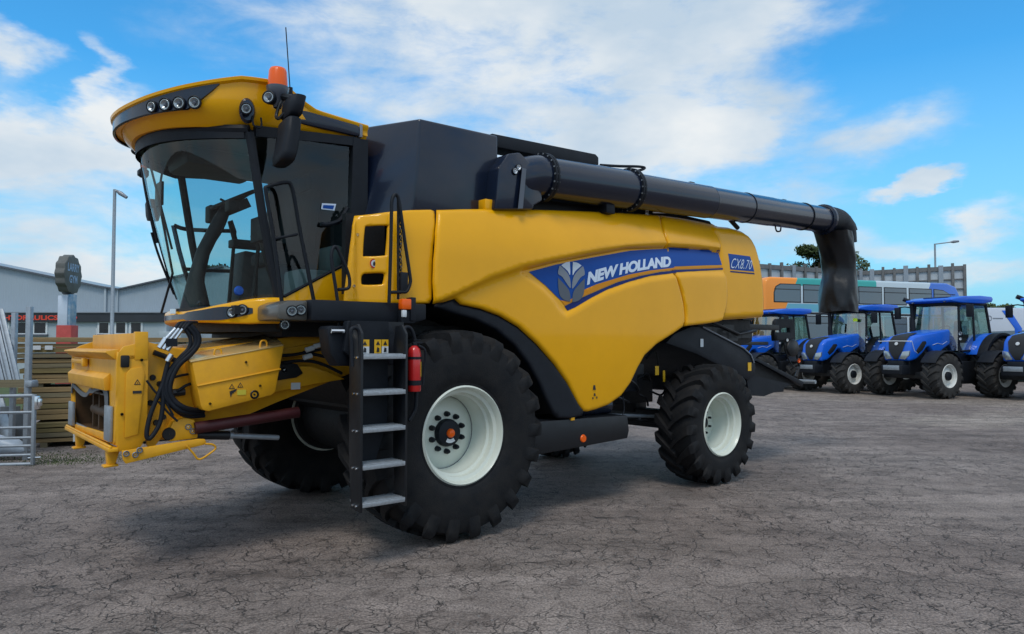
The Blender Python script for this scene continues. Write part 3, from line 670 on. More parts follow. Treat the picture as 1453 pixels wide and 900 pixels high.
# frame
def arc(z, uA, D, n=25, va=.955, e=2.3, ext=0):
    out = []
    for k in range(n):
        v = -va+2*va*k/(n-1); out.append((uA-D*(1-abs(v/va)**e)+ext, v, z))
    return out
ZT, ZB = 3.43, 2.045
T_ = arc(ZT, -1.675, .56); B_ = arc(ZB, -1.385, .475)
NG = 8
gl = MB(); vs = []
for r_ in range(NG+1):
    t = r_/NG
    for a, b in zip(B_, T_):
        vs.append((a[0]+(b[0]-a[0])*t-.03*math.sin(math.pi*t), a[1]+(b[1]-a[1])*t, a[2]+(b[2]-a[2])*t))
gl.add(vs, [(r_*25+k, r_*25+k+1, (r_+1)*25+k+1, (r_+1)*25+k) for r_ in range(NG) for k in range(24)])
gl.build('windscreen', GLS, CH, ang=80)
fr = MB()
for s_ in (-1, 1):
    V = s_*.955
    fr.tube([(-1.66, V, ZT+.01), (-1.54, V, 2.74), (-1.385, V, ZB-.03)], .038, 8)       # A pillar
    fr.prism([(-.79, 2.02), (-.745, 3.56), (-.60, 3.56), (-.60, 2.02)], V-.035, V+.035)       # rear pillar
    fr.prism([(-1.62, 3.41), (-1.62, 3.50), (-.7, 3.57), (-.7, 3.49), (-1.0, 3.47)], V-.03, V+.03)
    fr.prism([(-1.45, 1.99), (-1.45, 2.05), (-.7, 2.05), (-.7, 1.99)], V-.04, V+.04)
fr.tube([(p[0]+.01, p[1], p[2]+.035) for p in T_], .04, 8)
fr.tube([(p[0]+.02, p[1], p[2]-.03) for p in B_], .03, 8)
fr.build('cab_frame', BLKP, CH, ang=40)
g = MB(); tt = arc(ZT+.065, -1.68, .56, ext=-.03); t2 = arc(ZT-.045, -1.665, .56, ext=-.04)
g.add([*tt, *t2], [(k, k+1, 25+k+1, 25+k) for k in range(24)]); g.add([*[(a+.02, b, c) for a, b, c in tt], *[(a+.02, b, c) for a, b, c in t2]], [(k, k+1, 25+k+1, 25+k) for k in range(24)]); g.build('windscreen_header', BLKP, CH, ang=80)
# door: glass + frame + yellow wedge
def door(V, s_):
    d = MB()
    tri = [(-1.45, 2.075), (-.80, 2.075), (-.80, 2.44), (-1.36, 2.13)]
    P_ = [(-1.66, 3.43), (-.78, 3.47), (-.80, 2.45), (-.93, 2.36), (-1.36, 2.12), (-1.41, 2.13)]
    g = MB(); g.add([(a, V, b) for a, b in P_], [tuple(range(len(P_)))]); g.build('door_glass', GLD, CH, smooth=False)
    g = MB(); V2 = V+.004*s_; g.prism([(-1.43, 2.06), (-.81, 2.06), (-.81, 2.40), (-.95, 2.33), (-1.36, 2.105)], V-.004, V+.02); g.build('door_lower_panel', YEL, CH, bevel=.004)
    g = MB(); g.tube([(a, V, b) for a, b in [(-1.41, 2.13), (-1.36, 2.115), (-.95, 2.345), (-.80, 2.43)]], .014, 6); g.build('door_trim', BLKP, CH)
door(-.975, -1)
g = MB(); P_ = [(-1.66, 3.43), (-.72, 3.47), (-.72, 2.1), (-1.40, 2.1)]; g.add([(a, .965, b) for a, b in P_], [(0, 1, 2, 3)]); g.build('side_glass', GLD, CH, smooth=False)
g = MB(); g.tube([(-1.12, .97, 3.46), (-1.02, .97, 2.1)], .03, 6); g.build('side_mullion', BLKP, CH) if False else None
# sticker + corner curve of the door
a_ = [onv(x, y, -.985) for x, y in [(457, 288.5), (477, 289.5), (474.5, 299), (455.5, 297)]]; g = MB(); g.add([tuple(p) for p in a_], [(0, 1, 2, 3)]); g.build('window_sticker', WHT, CH, smooth=False)
a_ = [onv(x, y, -.988) for x, y in [(459, 291), (474.5, 291.7), (472.5, 297), (458, 295.5)]]; g = MB(); g.add([tuple(p) for p in a_], [(0, 1, 2, 3)]); g.build('window_sticker', BLUE, CH, smooth=False)
g = MB(); g.tube(bez([onv(x, y, -1.0) for x, y in [(455, 318), (463, 319), (476, 316), (484, 311), (493, 295)]], 5), [.02]*21, 8); g.build('door_handle', BLKP, CH)
# interior
g = MB(); g.box(-.67, -.62, -.93, .93, 2.0, 3.55); g.build('cab_rear_wall', INTD, CH)
g = MB(); g.box(-1.75, -.62, -.92, .92, 1.96, 2.03); g.prism([(-1.75, -.8), (-1.95, 0), (-1.75, .8), (-1.4, .9), (-1.4, -.9)], 1.96, 2.03, ax='z'); g.build('cab_floor', INTD, CH)
g = MB(); g.prism([(-.65, -.9), (-1.7, -.9), (-2.12, -.5), (-2.2, 0), (-2.12, .5), (-1.7, .9), (-.65, .9)], 3.45, 3.51, ax='z'); g.build('headliner', INTD, CH, bevel=.02)
g = MB(); g.box(-1.95, -1.25, -.25, .35, 3.28, 3.45); g.build('roof_console', INTD, CH, bevel=.05)
st = MB(); st.box(-1.2, -.8, -.26, .26, 2.46, 2.60); sto = st.build('operator_seat', SEAT, CH, bevel=.04, seg=3)
st = MB(); st.prism([(-.88, 2.58), (-.74, 2.58), (-.68, 3.22), (-.78, 3.24)], -.25, .25); st.build('backrest', SEAT, sto, bevel=.04, seg=3)
st = MB(); st.box(-.80, -.72, -.12, .12, 3.22, 3.38); st.build('headrest', SEAT, sto, bevel=.03)
st = MB(); st.box(-1.15, -.85, -.2, .2, 2.03, 2.46); st.build('seat_base', INTD, sto, bevel=.02)
st = MB(); st.box(-1.35, -.8, .30, .45, 2.66, 2.74); st.tube([(-1.3, .37, 2.7), (-1.36, .37, 2.92)], .028, 8); st.build('armrest', INTD, sto, bevel=.02)
st = MB(); st.box(-1.15, -.7, -.75, -.42, 2.03, 2.38); st.box(-.82, -.7, -.75, -.42, 2.38, 2.62); st.build('trainer_seat', mat('pale_trim', (.16, .19, .19), .6), CH, bevel=.04)
# steering column
sc_ = MB(); sc_.tube([(-1.78, 0, 2.03), (-1.78, 0, 2.30), (-1.72, 0, 2.55), (-1.58, 0, 2.86), (-1.50, 0, 3.02)], [.13, .07, .06, .055, .045], 14); sco = sc_.build('steering_column', INTD, CH, ang=60)
sw = MB(); M_ = Matrix.Translation((-1.46, 0, 3.06)) @ Matrix.Rotation(R(-28), 4, 'Y')
rg = [(.2*math.cos(2*math.pi*k/28), .2*math.sin(2*math.pi*k/28), 0) for k in range(28)]; sw.tube(rg, .019, 8, closed=True)
for a in (90, 210, 330): sw.tube([(0, 0, -.03), (.19*math.cos(R(a)), .19*math.sin(R(a)), 0)], .016, 6)
sw.lathe([(.001, .01), (.05, .0), (.05, -.05), (.001, -.05)], n=16, ax='z'); sw.tube([(.05, .2, -.05), (.02, .33, .05)], .012, 6); sw.box(-.09, .09, -.10, .10, -.12, -.03)
sw.xf(M_).build('steering_wheel', DARK, sco, ang=50)
mo = MB(); mo.box(-1.42, -1.37, -.62, -.34, 2.62, 2.84); mo.tube([(-1.38, -.48, 2.65), (-1.3, -.45, 2.4), (-1.2, -.4, 2.2)], .022, 8); mo.build('monitor', DARK, CH, bevel=.01)
for (a_, b_, c_, d__) in ((-1.38, -.30, 2.03, 2.7), (-1.30, .55, 2.1, 2.95)):
    mo = MB(); mo.tube([(a_, b_, c_), (a_+.05, b_, d__-.1), (a_, b_, d__)], [.02, .018, .03], 8); mo.build('control_lever', DARK, CH, ang=60)
mo = MB(); mo.tube(bez([(-1.7, .05, 2.1), (-1.66, .12, 2.5), (-1.5, .16, 2.8), (-1.45, .1, 3.0)], 5), .012, 6); mo.build('column_cable', DARK, CH)
mo = MB(); mo.box(-1.62, -1.52, .16, .30, 2.86, 3.02); mo.box(-1.60, -1.5, -.30, -.18, 2.90, 3.0); mo.build('column_switchgear', DARK, CH, bevel=.015)
mo = MB(); mo.prism([(-1.25, 2.03), (-.75, 2.03), (-.78, 2.62), (-1.18, 2.66)], .48, .80); mo.build('side_console', INT, CH, bevel=.03)
# inner rear view parts
g = MB(); g.box(-2.0, -1.97, .35, .55, 3.0, 3.22); g.tube([(-1.98, .45, 3.2), (-1.95, .45, 3.43)], .012, 6); g.build('inner_mirror', DARK, CH, bevel=.008)
# far side handrail, visible through the cab
g = MB(); g.tube(bez([onv(x, y, 1.15) for x, y in [(247, 320), (262, 325), (290, 327), (330, 328)]], 4), .022, 8); g.tube([onv(246, 320, 1.15), onv(254, 355, 1.15), onv(262, 384, 1.15), onv(276, 425, 1.15)], .024, 8); g.tube([onv(262, 382, 1.15), onv(300, 384, 1.15), onv(360, 386, 1.15)], .02, 8); g.build('far_handrail', BLKP, CH)
# wiper
g = MB(); g.tube([(-2.0, .25, 2.0), (-1.95, .1, 2.35), (-2.12, -.05, 3.0)], .011, 6); g.tube([(-1.99, -.02, 2.55), (-2.2, -.06, 3.3)], .010, 6); g.build('wiper', BLKP, CH)

# bumper below the windscreen
bp = spl2([(-1.42, -1.04), (-1.5, -1.03), (-1.62, -.97), (-1.74, -.85), (-1.84, -.68), (-1.92, -.46), (-1.965, -.22), (-1.98, 0)], 4)
bpf = bp+[(a, -b) for a, b in bp[-2::-1]]
topy = {}
def ztopb(u, v): return float(np.interp(abs(v), [0, .3, .55, .8, .95, 1.04], [2.00, 2.00, 2.02, 2.055, 2.085, 2.10]))
def zbotb(u, v): return float(np.interp(abs(v), [0, .3, .55, .8, .95, 1.04], [1.90, 1.90, 1.895, 1.885, 1.88, 1.885]))
rings = []; nb_ = len(bpf); bn = []
for i, (u, v) in enumerate(bpf):
    a = Vector(bpf[max(i-1, 0)]); b = Vector(bpf[min(i+1, nb_-1)]); t = (b-a).normalized(); n = Vector((t.y, -t.x))
    if n.dot(Vector((u+1.2, v))) < 0: n = -n
    z0, z1 = zbotb(u, v), ztopb(u, v); bn.append((n, z0, z1))
    def q(o, z): return (u+n.x*o, v+n.y*o, z)
    hh = z1-z0
    rings.append([q(-.12, z0+.02), q(-.03, z0), q(-.006, z0+.01), q(0, z0+.03), q(0, z1-.03), q(-.008, z1-.01), q(-.03, z1), q(-.14, z1-.005)])
g = MB(); g.rings(rings); bump_ = g.build('front_bumper', YEL, CH, ang=50)
rec_pts = []
for i in range(nb_):
    n, z0, z1 = bn[i]; u, v = bpf[i]
    if v > .9 or v < -.99: continue
    hh = z1-z0
    if v < -.75: f_ = (v+.99)/.24; f_ = max(0, f_)**.5
    else: f_ = 1
    zc = z0+hh*.52; a0, a1 = zc-(hh*(.36 if v < -.3 else .22))*f_, zc+(hh*(.32 if v < -.3 else .2))*f_
    rec_pts.append(((u+n.x*.004, v+n.y*.004, a0), (u+n.x*.004, v+n.y*.004, a1)))
g = MB(); vs = [p for r_ in rec_pts for p in r_]; g.add(vs, [(2*i, 2*i+2, 2*i+3, 2*i+1) for i in range(len(rec_pts)-1)]); g.build('bumper_inset', BLKG, bump_, ang=80)
for (px, py) in ((332, 443.5), (345.5, 440)):
    best = min(range(nb_//2), key=lambda i: abs(CX+(ORG+bpf[i][0]*LV+bpf[i][1]*WV)[0]/(ORG+bpf[i][0]*LV+bpf[i][1]*WV)[1]*F-px))
    u, v = bpf[best]; n = bn[best][0]; lamp(CH, (u+n.x*.012, v+n.y*.012, zl(u, v, py)), (n.x, n.y, 0), .04, .03, 'headlight')
g = MB(); g.tube([(-1.99, -.12, 1.98), (-1.99, -.12, 2.02)], .035, 12); g.build('washer_cap', CHR, CH)
g = MB(); g.box(-1.38, -.4, -.93, .93, 1.84, 1.96); g.prism([(-1.84, -.3), (-1.64, -.74), (-1.3, -.9), (-1.3, .9), (-1.64, .74), (-1.84, .3)], 1.82, 1.95, ax='z'); g.build('cab_base', DARK, CH)

# platform (walkway) beam
g = MB(); a_, b_ = onv(424, 431, -1.45), onv(613, 433, -1.45)
g.prism([(-1.36, 1.90), (-1.36, 2.065), (-.30, 2.065), (-.30, 1.93), (-.42, 1.90)], -1.50, -.95); g.build('platform', BLKP, CH, bevel=.012)
g = MB(); g.prism([(-1.60, 1.905), (-1.60, 2.02), (-1.52, 2.055), (-1.36, 2.06), (-1.36, 1.90)], -1.44, -1.0); g.build('lamp_housing', mat('grey_brown_plastic', (.09, .085, .075), .35, coat=.4), CH, bevel=.02)
for (px, py) in ((414.5, 441.5), (427, 440)):
    p = onv(px, py, -1.455); lamp(CH, p, (-.45, -.9, 0), .038, .05, 'headlight')
p = onv(404.5, 461, -1.3); lamp(CH, p, (-.6, -.8, 0), .036, .04, 'work_light')
g = MB(); g.prism([(-.75, 1.5), (-.9, 1.9), (-.3, 1.9), (-.3, 1.0), (-.6, 1.2)], -.68, .92); g.box(-1.35, -.3, -.9, .9, 1.78, 1.9); g.build('front_frame', DARK, CH)
g = MB(); q_ = onv(386, 290, .9); g.box(q_.x-.03, q_.x+.03, .93, .94, q_.z-.1, q_.z+.12); g.build('hanging_tag', STY, CH, smooth=False)
g = MB(); q_ = onv(339, 413, -.3); g.lathe([(.001, -.02), (.035, -.018), (.045, 0)], (q_.x, q_.y, q_.z), 16); g.build('blue_knob', TBLU, CH)

# ladder
LX0, LX1 = -1.13, -.745
VF = -1.90
g = MB()
def ladderside(u0, u1): return [(u0, u1)]
lad_root = bpy.data.objects.new('ladder', None); COL.objects.link(lad_root); lad_root.parent = CH
for (u0, u1) in ((LX0-.012, LX0+.008), (LX1-.008, LX1+.012)):
    g = MB(); g.prism([(VF, .455), (VF, 1.80), (VF+.06, 1.87), (VF+.16, 1.86), (VF+.19, 1.70), (VF+.185, .9), (VF+.15, .47)], u0, u1, ax='x'); g.build('ladder_stile', BLKM, lad_root, bevel=.003)
for z_ in (1.638, 1.362, 1.083, .805, .525):
    g = MB(); g.prism([(VF-.005, z_-.035), (VF-.005, z_), (VF+.20, z_), (VF+.20, z_-.02), (VF+.02, z_-.02), (VF+.02, z_-.035)], LX0+.008, LX1-.008, ax='x'); so_ = g.build('ladder_step', STEP, lad_root, bevel=.003)
    for k in range(5):
        h_ = MB(); h_.box(LX0+.02, LX1-.02, VF+.02+k*.034, VF+.036+k*.034, z_, z_+.006); h_.build('tread_rib', STEP, so_)
for z_ in (1.615, 1.34, 1.06, .78, .50):
    for v_ in (VF+.05, VF+.105): bo = MB(); bo.lathe([(.001, -.012), (.009, -.012), (.011, 0)], (LX0-.013, v_, z_), 8, 'x'); bo.build('ladder_bolt', CHR, lad_root)
g = MB(); g.prism([(-1.12, .82), (-.90, .80), (-.80, 1.1), (-.79, 1.9), (-1.12, 1.9)], -1.70, -1.68); g.build('ladder_back_plate', BLKP, CH)
g = MB(); g.prism([(-1.16, 1.66), (-1.13, 1.90), (-.76, 1.90), (-.70, 1.80), (-.70, 1.55), (-1.0, 1.55)], -1.66, -1.58); g.build('ladder_mount', BLKP, CH, bevel=.01)
g = MB(); g.box(-.9, -.6, -1.62, -1.55, 1.0, 1.9); g.build('ladder_strut', BLKM, CH)
for (x0, x1, y0, y1) in ((511, 524, 482, 502), (531, 541, 482, 501.5), (541.6, 551, 482, 501.5)):
    a_, b_ = onv(x0, y1, -1.705), onv(x1, y0, -1.705); g = MB(); mid = (a_.z+b_.z)/2
    g.add([(a_.x, -1.706, mid), (b_.x, -1.706, mid), (b_.x, -1.706, b_.z), (a_.x, -1.706, b_.z)], [(0, 1, 2, 3)], 0)
    g.add([(a_.x, -1.706, a_.z), (b_.x, -1.706, a_.z), (b_.x, -1.706, mid), (a_.x, -1.706, mid)], [(0, 1, 2, 3)], 1)
    cx2 = (a_.x+b_.x)/2; g.add([(cx2-.018, -1.709, mid+.012), (cx2+.018, -1.709, mid+.012), (cx2, -1.709, mid+.045)], [(0, 1, 2)], 2)
    g.add([(cx2-.014, -1.709, a_.z+.01), (cx2+.012, -1.709, a_.z+.01), (cx2+.012, -1.709, a_.z+.04), (cx2-.006, -1.709, a_.z+.05)], [(0, 1, 2, 3)], 2)
    g.build('safety_label', [STY, STW if x0 != 531 else STY, STB], CH, smooth=False)
def rail(name, pts, r_, v_=None, n=5, closed=False, m=BLKP, par=None):
    P = [onv(p[0], p[1], p[2] if len(p) > 2 else v_) for p in pts]; g = MB(); g.tube(bez(P, n, closed), r_, 10, closed=closed); return g.build(name, m, par or CH, ang=60)
rail('ladder_handrail', [(500, 520), (499, 490), (498, 470), (501, 465.5), (506, 466), (510, 474), (511, 500)], .015, -1.86)
rail('ladder_handrail', [(571, 472), (576, 464.5), (583, 467), (588, 480), (590, 500), (591, 530), (590, 575), (586, 588), (580, 597)], .016, -1.72)
rail('platform_handrail', [(552, 430), (553, 400), (554.5, 350), (555.5, 300), (556, 286), (559, 277.5), (563, 277), (567, 290), (574, 340), (581.5, 390), (582, 402), (577, 413.5), (570, 414.5), (553, 415)], .015, -1.52)
rail('handrail_post', [(565, 285), (565, 350), (565, 425)], .012, -1.49)
rail('door_handrail', [(400, 430, -1.15), (388, 336, -1.15), (377.5, 275, -1.15), (380, 265, -1.15), (405, 259, -1.15), (413, 263, -1.15), (418, 284, -1.15), (425, 325, -1.15), (436, 380, -1.15), (446, 430, -1.15)], .016)
rail('door_handrail', [(389, 339, -1.15), (405, 336, -1.15), (422, 332.5, -1.15)], .012)
rail('platform_handrail', [(481, 470), (480, 440), (477, 413), (471, 374), (470.5, 360), (473.5, 351), (478, 352), (485, 366), (493, 385), (496, 398), (494, 409), (480, 411)], .014, -1.40)
g = MB()
for k in range(22):
    p = onv(568+.6*math.sin(k), 300+k*5.4, -1.50); M_ = Matrix.Translation(p) @ Matrix.Rotation(R(90*(k % 2)), 4, 'Z') @ Matrix.Rotation(R(90), 4, 'X')
    l_ = MB(); l_.tube([(.012*math.cos(a*math.pi/4), .022*math.sin(a*math.pi/4), 0) for a in range(8)], .005, 5, closed=True); l_.xf(M_); g.add(l_.v, l_.f)
g.build('safety_chain', BLKM, CH)
g = MB(); a_ = onv(571, 395, -1.5); g.box(a_.x-.03, a_.x+.04, -1.53, -1.49, a_.z-.11, a_.z+.05); g.build('catch', BLKP, CH, bevel=.006)
# side marker light
p = onv(574, 432, -1.56); g = MB(); g.box(p.x-.045, p.x+.05, -1.60, -1.53, p.z-.045, p.z+.045); g.build('indicator_lamp', ORG_L, CH, bevel=.012)
g = MB(); g.box(p.x+.04, p.x+.09, -1.60, -1.52, p.z-.14, p.z+.06); g.box(p.x-.04, p.x+.09, -1.58, -1.52, p.z-.16, p.z-.05); g.build('lamp_bracket', BLKP, CH, bevel=.006)
g = MB(); g.box(p.x-.04, p.x-.0, -1.60, -1.57, p.z-.11, p.z-.05); g.build('position_lamp', STW, CH, bevel=.006)
# box beside the ladder
g = MB(); a_, b_ = onv(462, 520, -1.6), onv(499, 463, -1.6); g.prism([(a_.x, b_.z-.02), (a_.x+.03, a_.z+.10), (a_.x+.1, a_.z), (b_.x, a_.z), (b_.x, b_.z), (a_.x+.02, b_.z)], -1.62, -1.45); g.build('toolbox', BLKP, CH, bevel=.012)
g = MB(); a_ = onv(478, 470, -1.64); g.tube([(a_.x-.05, -1.64, a_.z), (a_.x+.06, -1.64, a_.z)], .018, 8); g.build('toolbox_catch', CHR, CH)

# mirrors
def mirror_body(name, stations, par, m=BLKP):
    rings = []
    for (u, v, z, ru, rv, tilt) in stations:
        ring = []
        for j in range(24):
            t = 2*math.pi*j/24; c, s_ = math.cos(t), math.sin(t); e = .65
            a = ru*math.copysign(abs(c)**e, c); b = rv*math.copysign(abs(s_)**e, s_); ring.append((u+a, v+b, z+tilt*b))
        rings.append(ring)
    g = MB(); g.rings(rings); return g.build(name, m, par, ang=50)
VM = -1.32
def mst(px, py, wpx, ru, tilt=-.15, k=1.0):
    p = onv(px, py, VM); return (p.x, VM, p.z, ru, k*wpx/2/185/.78, tilt)
mirror_body('mirror', [mst(411, 172, 30, .05), mst(411, 175, 36, .065), mst(409, 195, 37, .07), mst(404, 222, 37, .07), mst(402.5, 230, 35, .065), mst(402, 233, 28, .05)], CH)
mirror_body('mirror', [mst(418, 141, 30, .05), mst(418, 143, 37, .065), mst(416, 152, 37, .065), mst(414, 165, 33, .06), mst(413, 168, 26, .045)], CH)
g = MB(); g.tube([onv(412, 165, VM+.05), onv(411, 176, VM+.05)], .045, 10); g.tube(bez([onv(400, 142, -1.2), onv(396, 150, -1.2), onv(392, 165, -1.2), onv(396, 168, -1.25), onv(404, 160, -1.3)], 4), .014, 8)
g.tube([onv(388, 140, -1.0), onv(400, 137, -1.2), onv(415, 140, -1.3)], .03, 8); g.build('mirror_arm', BLKM, CH)
# beacon, lamp, aerial
pb = onv(394, 131, -1.16)
g = MB(); g.lathe([(.001, .075), (.09, .07), (.088, .045), (.075, .0), (.06, -.02), (.03, -.1)], (pb.x, pb.y, pb.z-.03), 24, 'z'); bb = g.build('beacon_base', SILD, CH)
g = MB(); g.lathe([(.078, .045), (.078, .10), (.070, .20), (.060, .222), (.03, .232), (.001, .233)], (pb.x, pb.y, pb.z-.03), 24, 'z'); g.build('beacon_dome', ORG_L, bb, ang=50)
g = MB(); g.lathe([(.03, .045), (.032, .15), (.001, .16)], (pb.x, pb.y, pb.z-.03), 12, 'z'); g.build('beacon_bulb', RED, bb)
p = onv(381, 138, -1.2); lamp(CH, p, (-.75, -.65, 0), .045, .09)
p0, p1 = onv(412, 133, -1.1), onv(405.5, 39, -1.1); g = MB(); g.tube([p0, p1], .0045, 6); g.tube([p0-Vector((0, 0, .03)), p0+Vector((0, 0, .05))], .02, 8); g.build('aerial', BLKP, CH)
g = MB(); g.box(p0.x-.05, p0.x+.04, -1.12, -.98, p0.z-.06, p0.z); g.build('aerial_bracket', BLKP, CH, bevel=.006)
# far mirror on its long arm
g = MB()
for pts, r_ in (([(198, 197), (204, 250), (213, 300), (223, 345)], .020), ([(207, 262), (222, 330), (240, 395), (251, 425)], .009), ([(215, 330), (226, 365), (247, 418)], .012), ([(198, 200), (191, 208), (188, 215), (195, 220)], .014)):
    g.tube(bez([onv(x, y, 1.05) for x, y in pts], 5), r_, 8)
g.build('far_mirror_arm', BLKP, CH, ang=60)
def m2(px, py, w, ru): p = onv(px, py, 1.15); return (p.x, 1.15, p.z, ru, w/2/125/.9, 0)
mirror_body('mirror', [m2(215, 284, 14, .04), m2(216, 290, 19, .06), m2(217, 306, 20, .06), m2(217, 313, 15, .05)], CH)
mirror_body('mirror', [m2(203, 240, 10, .03), m2(203, 243, 14, .05), m2(203, 249, 13, .05), m2(204, 252, 8, .03)], CH)
p = onv(205, 232, 1.05); g = MB(); g.box(p.x-.03, p.x+.03, 1.02, 1.08, p.z-.05, p.z+.05); g.build('indicator_lamp', ORG_L, CH, bevel=.01)
# ================================================================== FEEDER HOUSE
g = MB(); g.prism([(-2.40, .97), (-2.40, 1.70), (-1.95, 1.68), (-1.2, 1.78), (-.3, 1.98), (-.3, 1.55), (-1.30, 1.22), (-1.95, .98)], -.72, .76)
fdr = g.build('feeder_house', YEL2, CH, bevel=.008)
FV0, FV1 = -.90, .87
# front frame: four plates round the mouth
fm = MB()
fm.prism([(-2.575, .93), (-2.575, 1.66), (-2.545, 1.70), (-2.375, 1.745), (-2.375, 1.02), (-2.42, .95)], FV0, FV0+.03)
fm.prism([(-2.60, .93), (-2.60, 1.66), (-2.54, 1.70), (-2.375, 1.76), (-2.375, 1.02), (-2.42, .95)], FV1-.03, FV1)
fm.box(-2.56, -2.40, FV0, FV1, 1.60, 1.64)
fm.build('feeder_front_frame', YEL2, CH, bevel=.006)
# front plate with mouth (holed), plane u = -2.59
def fu(px, py): p = onu(px, py, -2.59); return (p.y, p.z)
outer = [(FV1, .96), (FV1, 1.66), (FV0, 1.66), (FV0, .98)]
mouth = [(.74, 1.00), (.80, 1.10), (.84, 1.30), (.78, 1.335), (.55, 1.31), (.30, 1.285), (.12, 1.29), (-.02, 1.33), (-.30, 1.36), (-.55, 1.385), (-.62, 1.33), (-.66, 1.26), (-.62, 1.18), (-.66, 1.10), (-.66, 1.04)]
po = panel('feeder_front_plate', [(a, b) for a, b in outer], lambda y, z: 0*np.asarray(y), .02, YEL2, CH, r=.004, step=.06, holes=[mouth])
for v_ in po.data.vertices: v_.co = Vector((-2.59+v_.co.y, v_.co.x, v_.co.z))
bmx = bmesh.new(); bmx.from_mesh(po.data); bmesh.ops.recalc_face_normals(bmx, faces=bmx.faces); bmx.to_mesh(po.data); bmx.free()
# grey torn seal edge
g = MB(); top_ = spl2([(.86, 1.28), (.82, 1.36), (.60, 1.345), (.36, 1.315), (.15, 1.31), (.0, 1.355), (-.12, 1.35), (-.32, 1.395), (-.55, 1.42), (-.68, 1.36), (-.70, 1.22), (-.66, 1.12)], 3)
low_ = spl2([(.82, 1.27), (.78, 1.33), (.60, 1.305), (.36, 1.275), (.15, 1.275), (.0, 1.315), (-.12, 1.32), (-.30, 1.35), (-.50, 1.36), (-.58, 1.31), (-.60, 1.20), (-.60, 1.12)], 3)
n_ = len(top_); vs = [(-2.602, a, b) for a, b in top_]+[(-2.604, a, b) for a, b in low_]+[(-2.595, a, b) for a, b in top_]+[(-2.595, a, b) for a, b in low_]
g.add(vs, [(i, i+1, n_+i+1, n_+i) for i in range(n_-1)]+[(2*n_+i, 3*n_+i, 3*n_+i+1, 2*n_+i+1) for i in range(n_-1)]+[(n_+i, n_+i+1, 3*n_+i+1, 3*n_+i) for i in range(n_-1)]); g.build('rubber_seal', RUBG, CH)
for (y0, y1, z0, z1) in ((.68, .86, .99, 1.20), (-.84, -.66, 1.0, 1.26)):
    g = MB(); g.box(-2.62, -2.592, y0, y1, z0, z1); g.build('seal_plate', STEEL, CH, bevel=.006)
# sloped lip above the mouth
g = MB(); g.prism([(-2.59, 1.50), (-2.635, 1.46), (-2.625, 1.37), (-2.59, 1.37)], -.70, .83); g.build('front_lip', YEL2, CH, bevel=.004)
g = MB(); g.prism([(-2.59, 1.60), (-2.66, 1.655), (-2.655, 1.665), (-2.57, 1.68)], FV0+.02, FV1+.02); g.build('front_cowl', YEL2, CH, bevel=.003)
g = MB(); g.box(-2.63, -2.60, .15, .70, 1.55, 1.59); g.box(-2.64, -2.60, .10, .18, 1.53, 1.60); g.build('latch_bar', YEL2, CH, bevel=.008)
g = MB(); a_ = onu(125, 495, -2.44); g.box(-2.46, -2.42, FV0+.02, .72, 1.62, 1.80); g.box(-2.47, -2.38, FV0-.005, FV0+.05, 1.60, 1.81); g.build('top_beam', YEL2, CH, bevel=.005)
g = MB(); g.box(-2.635, -2.57, FV0-.02, FV1+.06, .935, .965); g.tube([(-2.62, FV0-.02, .972), (-2.62, FV1+.05, .972)], .012, 6); g.build('bottom_bar', YEL2, CH, bevel=.008)
g = MB(); g.box(-2.58, -2.2, -.66, .7, .985, 1.0); g.build('mouth_floor', BROWN, CH)
g = MB(); g.box(-2.585, -2.57, -.64, .72, .985, 1.015); g.build('mouth_sill', STEEL, CH, bevel=.003)
g = MB(); g.box(-2.42, -2.405, -.85, .84, .98, 1.66); g.tube([(-2.46, -.5, 1.15), (-2.46, .5, 1.15)], .05, 12)
for k in range(4): g.box(-2.5, -2.42, -.35+k*.25, -.31+k*.25, 1.0, 1.35)
g.build('feeder_chain', BROWN, CH)
g = MB(); g.box(-2.50, -2.46, -.35, .35, 1.33, 1.37); g.box(-2.50, -2.46, -.38, .38, 1.29, 1.31); g.build('chain_slat', STEEL, CH, bevel=.003)
g = MB(); g.box(-2.57, -2.40, -.855, -.845, .99, 1.6); g.box(-2.57, -2.40, .81, .82, .99, 1.6); g.box(-2.57, -2.40, -.85, .82, 1.50, 1.51); g.build('mouth_shade_sheets', BROWN, CH)  # brown sheets added over the yellow inner walls, standing in for the mouth's shade
for v_ in (-.74, .50):
    g = MB(); g.prism([(-2.62, .935), (-2.53, .935), (-2.56, .83), (-2.61, .82)], v_-.05, v_+.03); g.prism([(-2.64, .808), (-2.54, .812), (-2.54, .83), (-2.64, .825)], v_-.06, v_+.04); g.build('locating_hook', YEL2, CH, bevel=.008)
# side plate details
g = MB(); g.prism([(-2.53, 1.03), (-2.53, 1.50), (-2.50, 1.54), (-2.42, 1.55), (-2.40, 1.50), (-2.44, 1.05)], FV0-.014, FV0+.0); g.build('side_pressing', YEL2, CH, bevel=.006)
def tri_sticker(u, z, v, s_, par=CH):
    g = MB(); g.add([(u-s_, v, z), (u+s_, v, z), (u, v, z+s_*1.7)], [(0, 1, 2)], 0); g.add([(u-s_*.62, v-.002, z+s_*.22), (u+s_*.62, v-.002, z+s_*.22), (u, v-.002, z+s_*1.25)], [(0, 1, 2)], 1)
    g.add([(u-s_*.12, v-.004, z+s_*.35), (u+s_*.15, v-.004, z+s_*.35), (u+s_*.05, v-.004, z+s_*.95)], [(0, 1, 2)], 0)
    g.build('warning_triangle', [STB, YEL2], par, smooth=False)
p = onv(195, 546, FV0-.017); tri_sticker(p.x, p.z, FV0-.0165, .024)
g = MB(); g.box(p.x-.03, p.x+.03, FV0-.018, FV0-.014, p.z-.065, p.z-.045); g.build('pictogram', STB, CH, smooth=False)
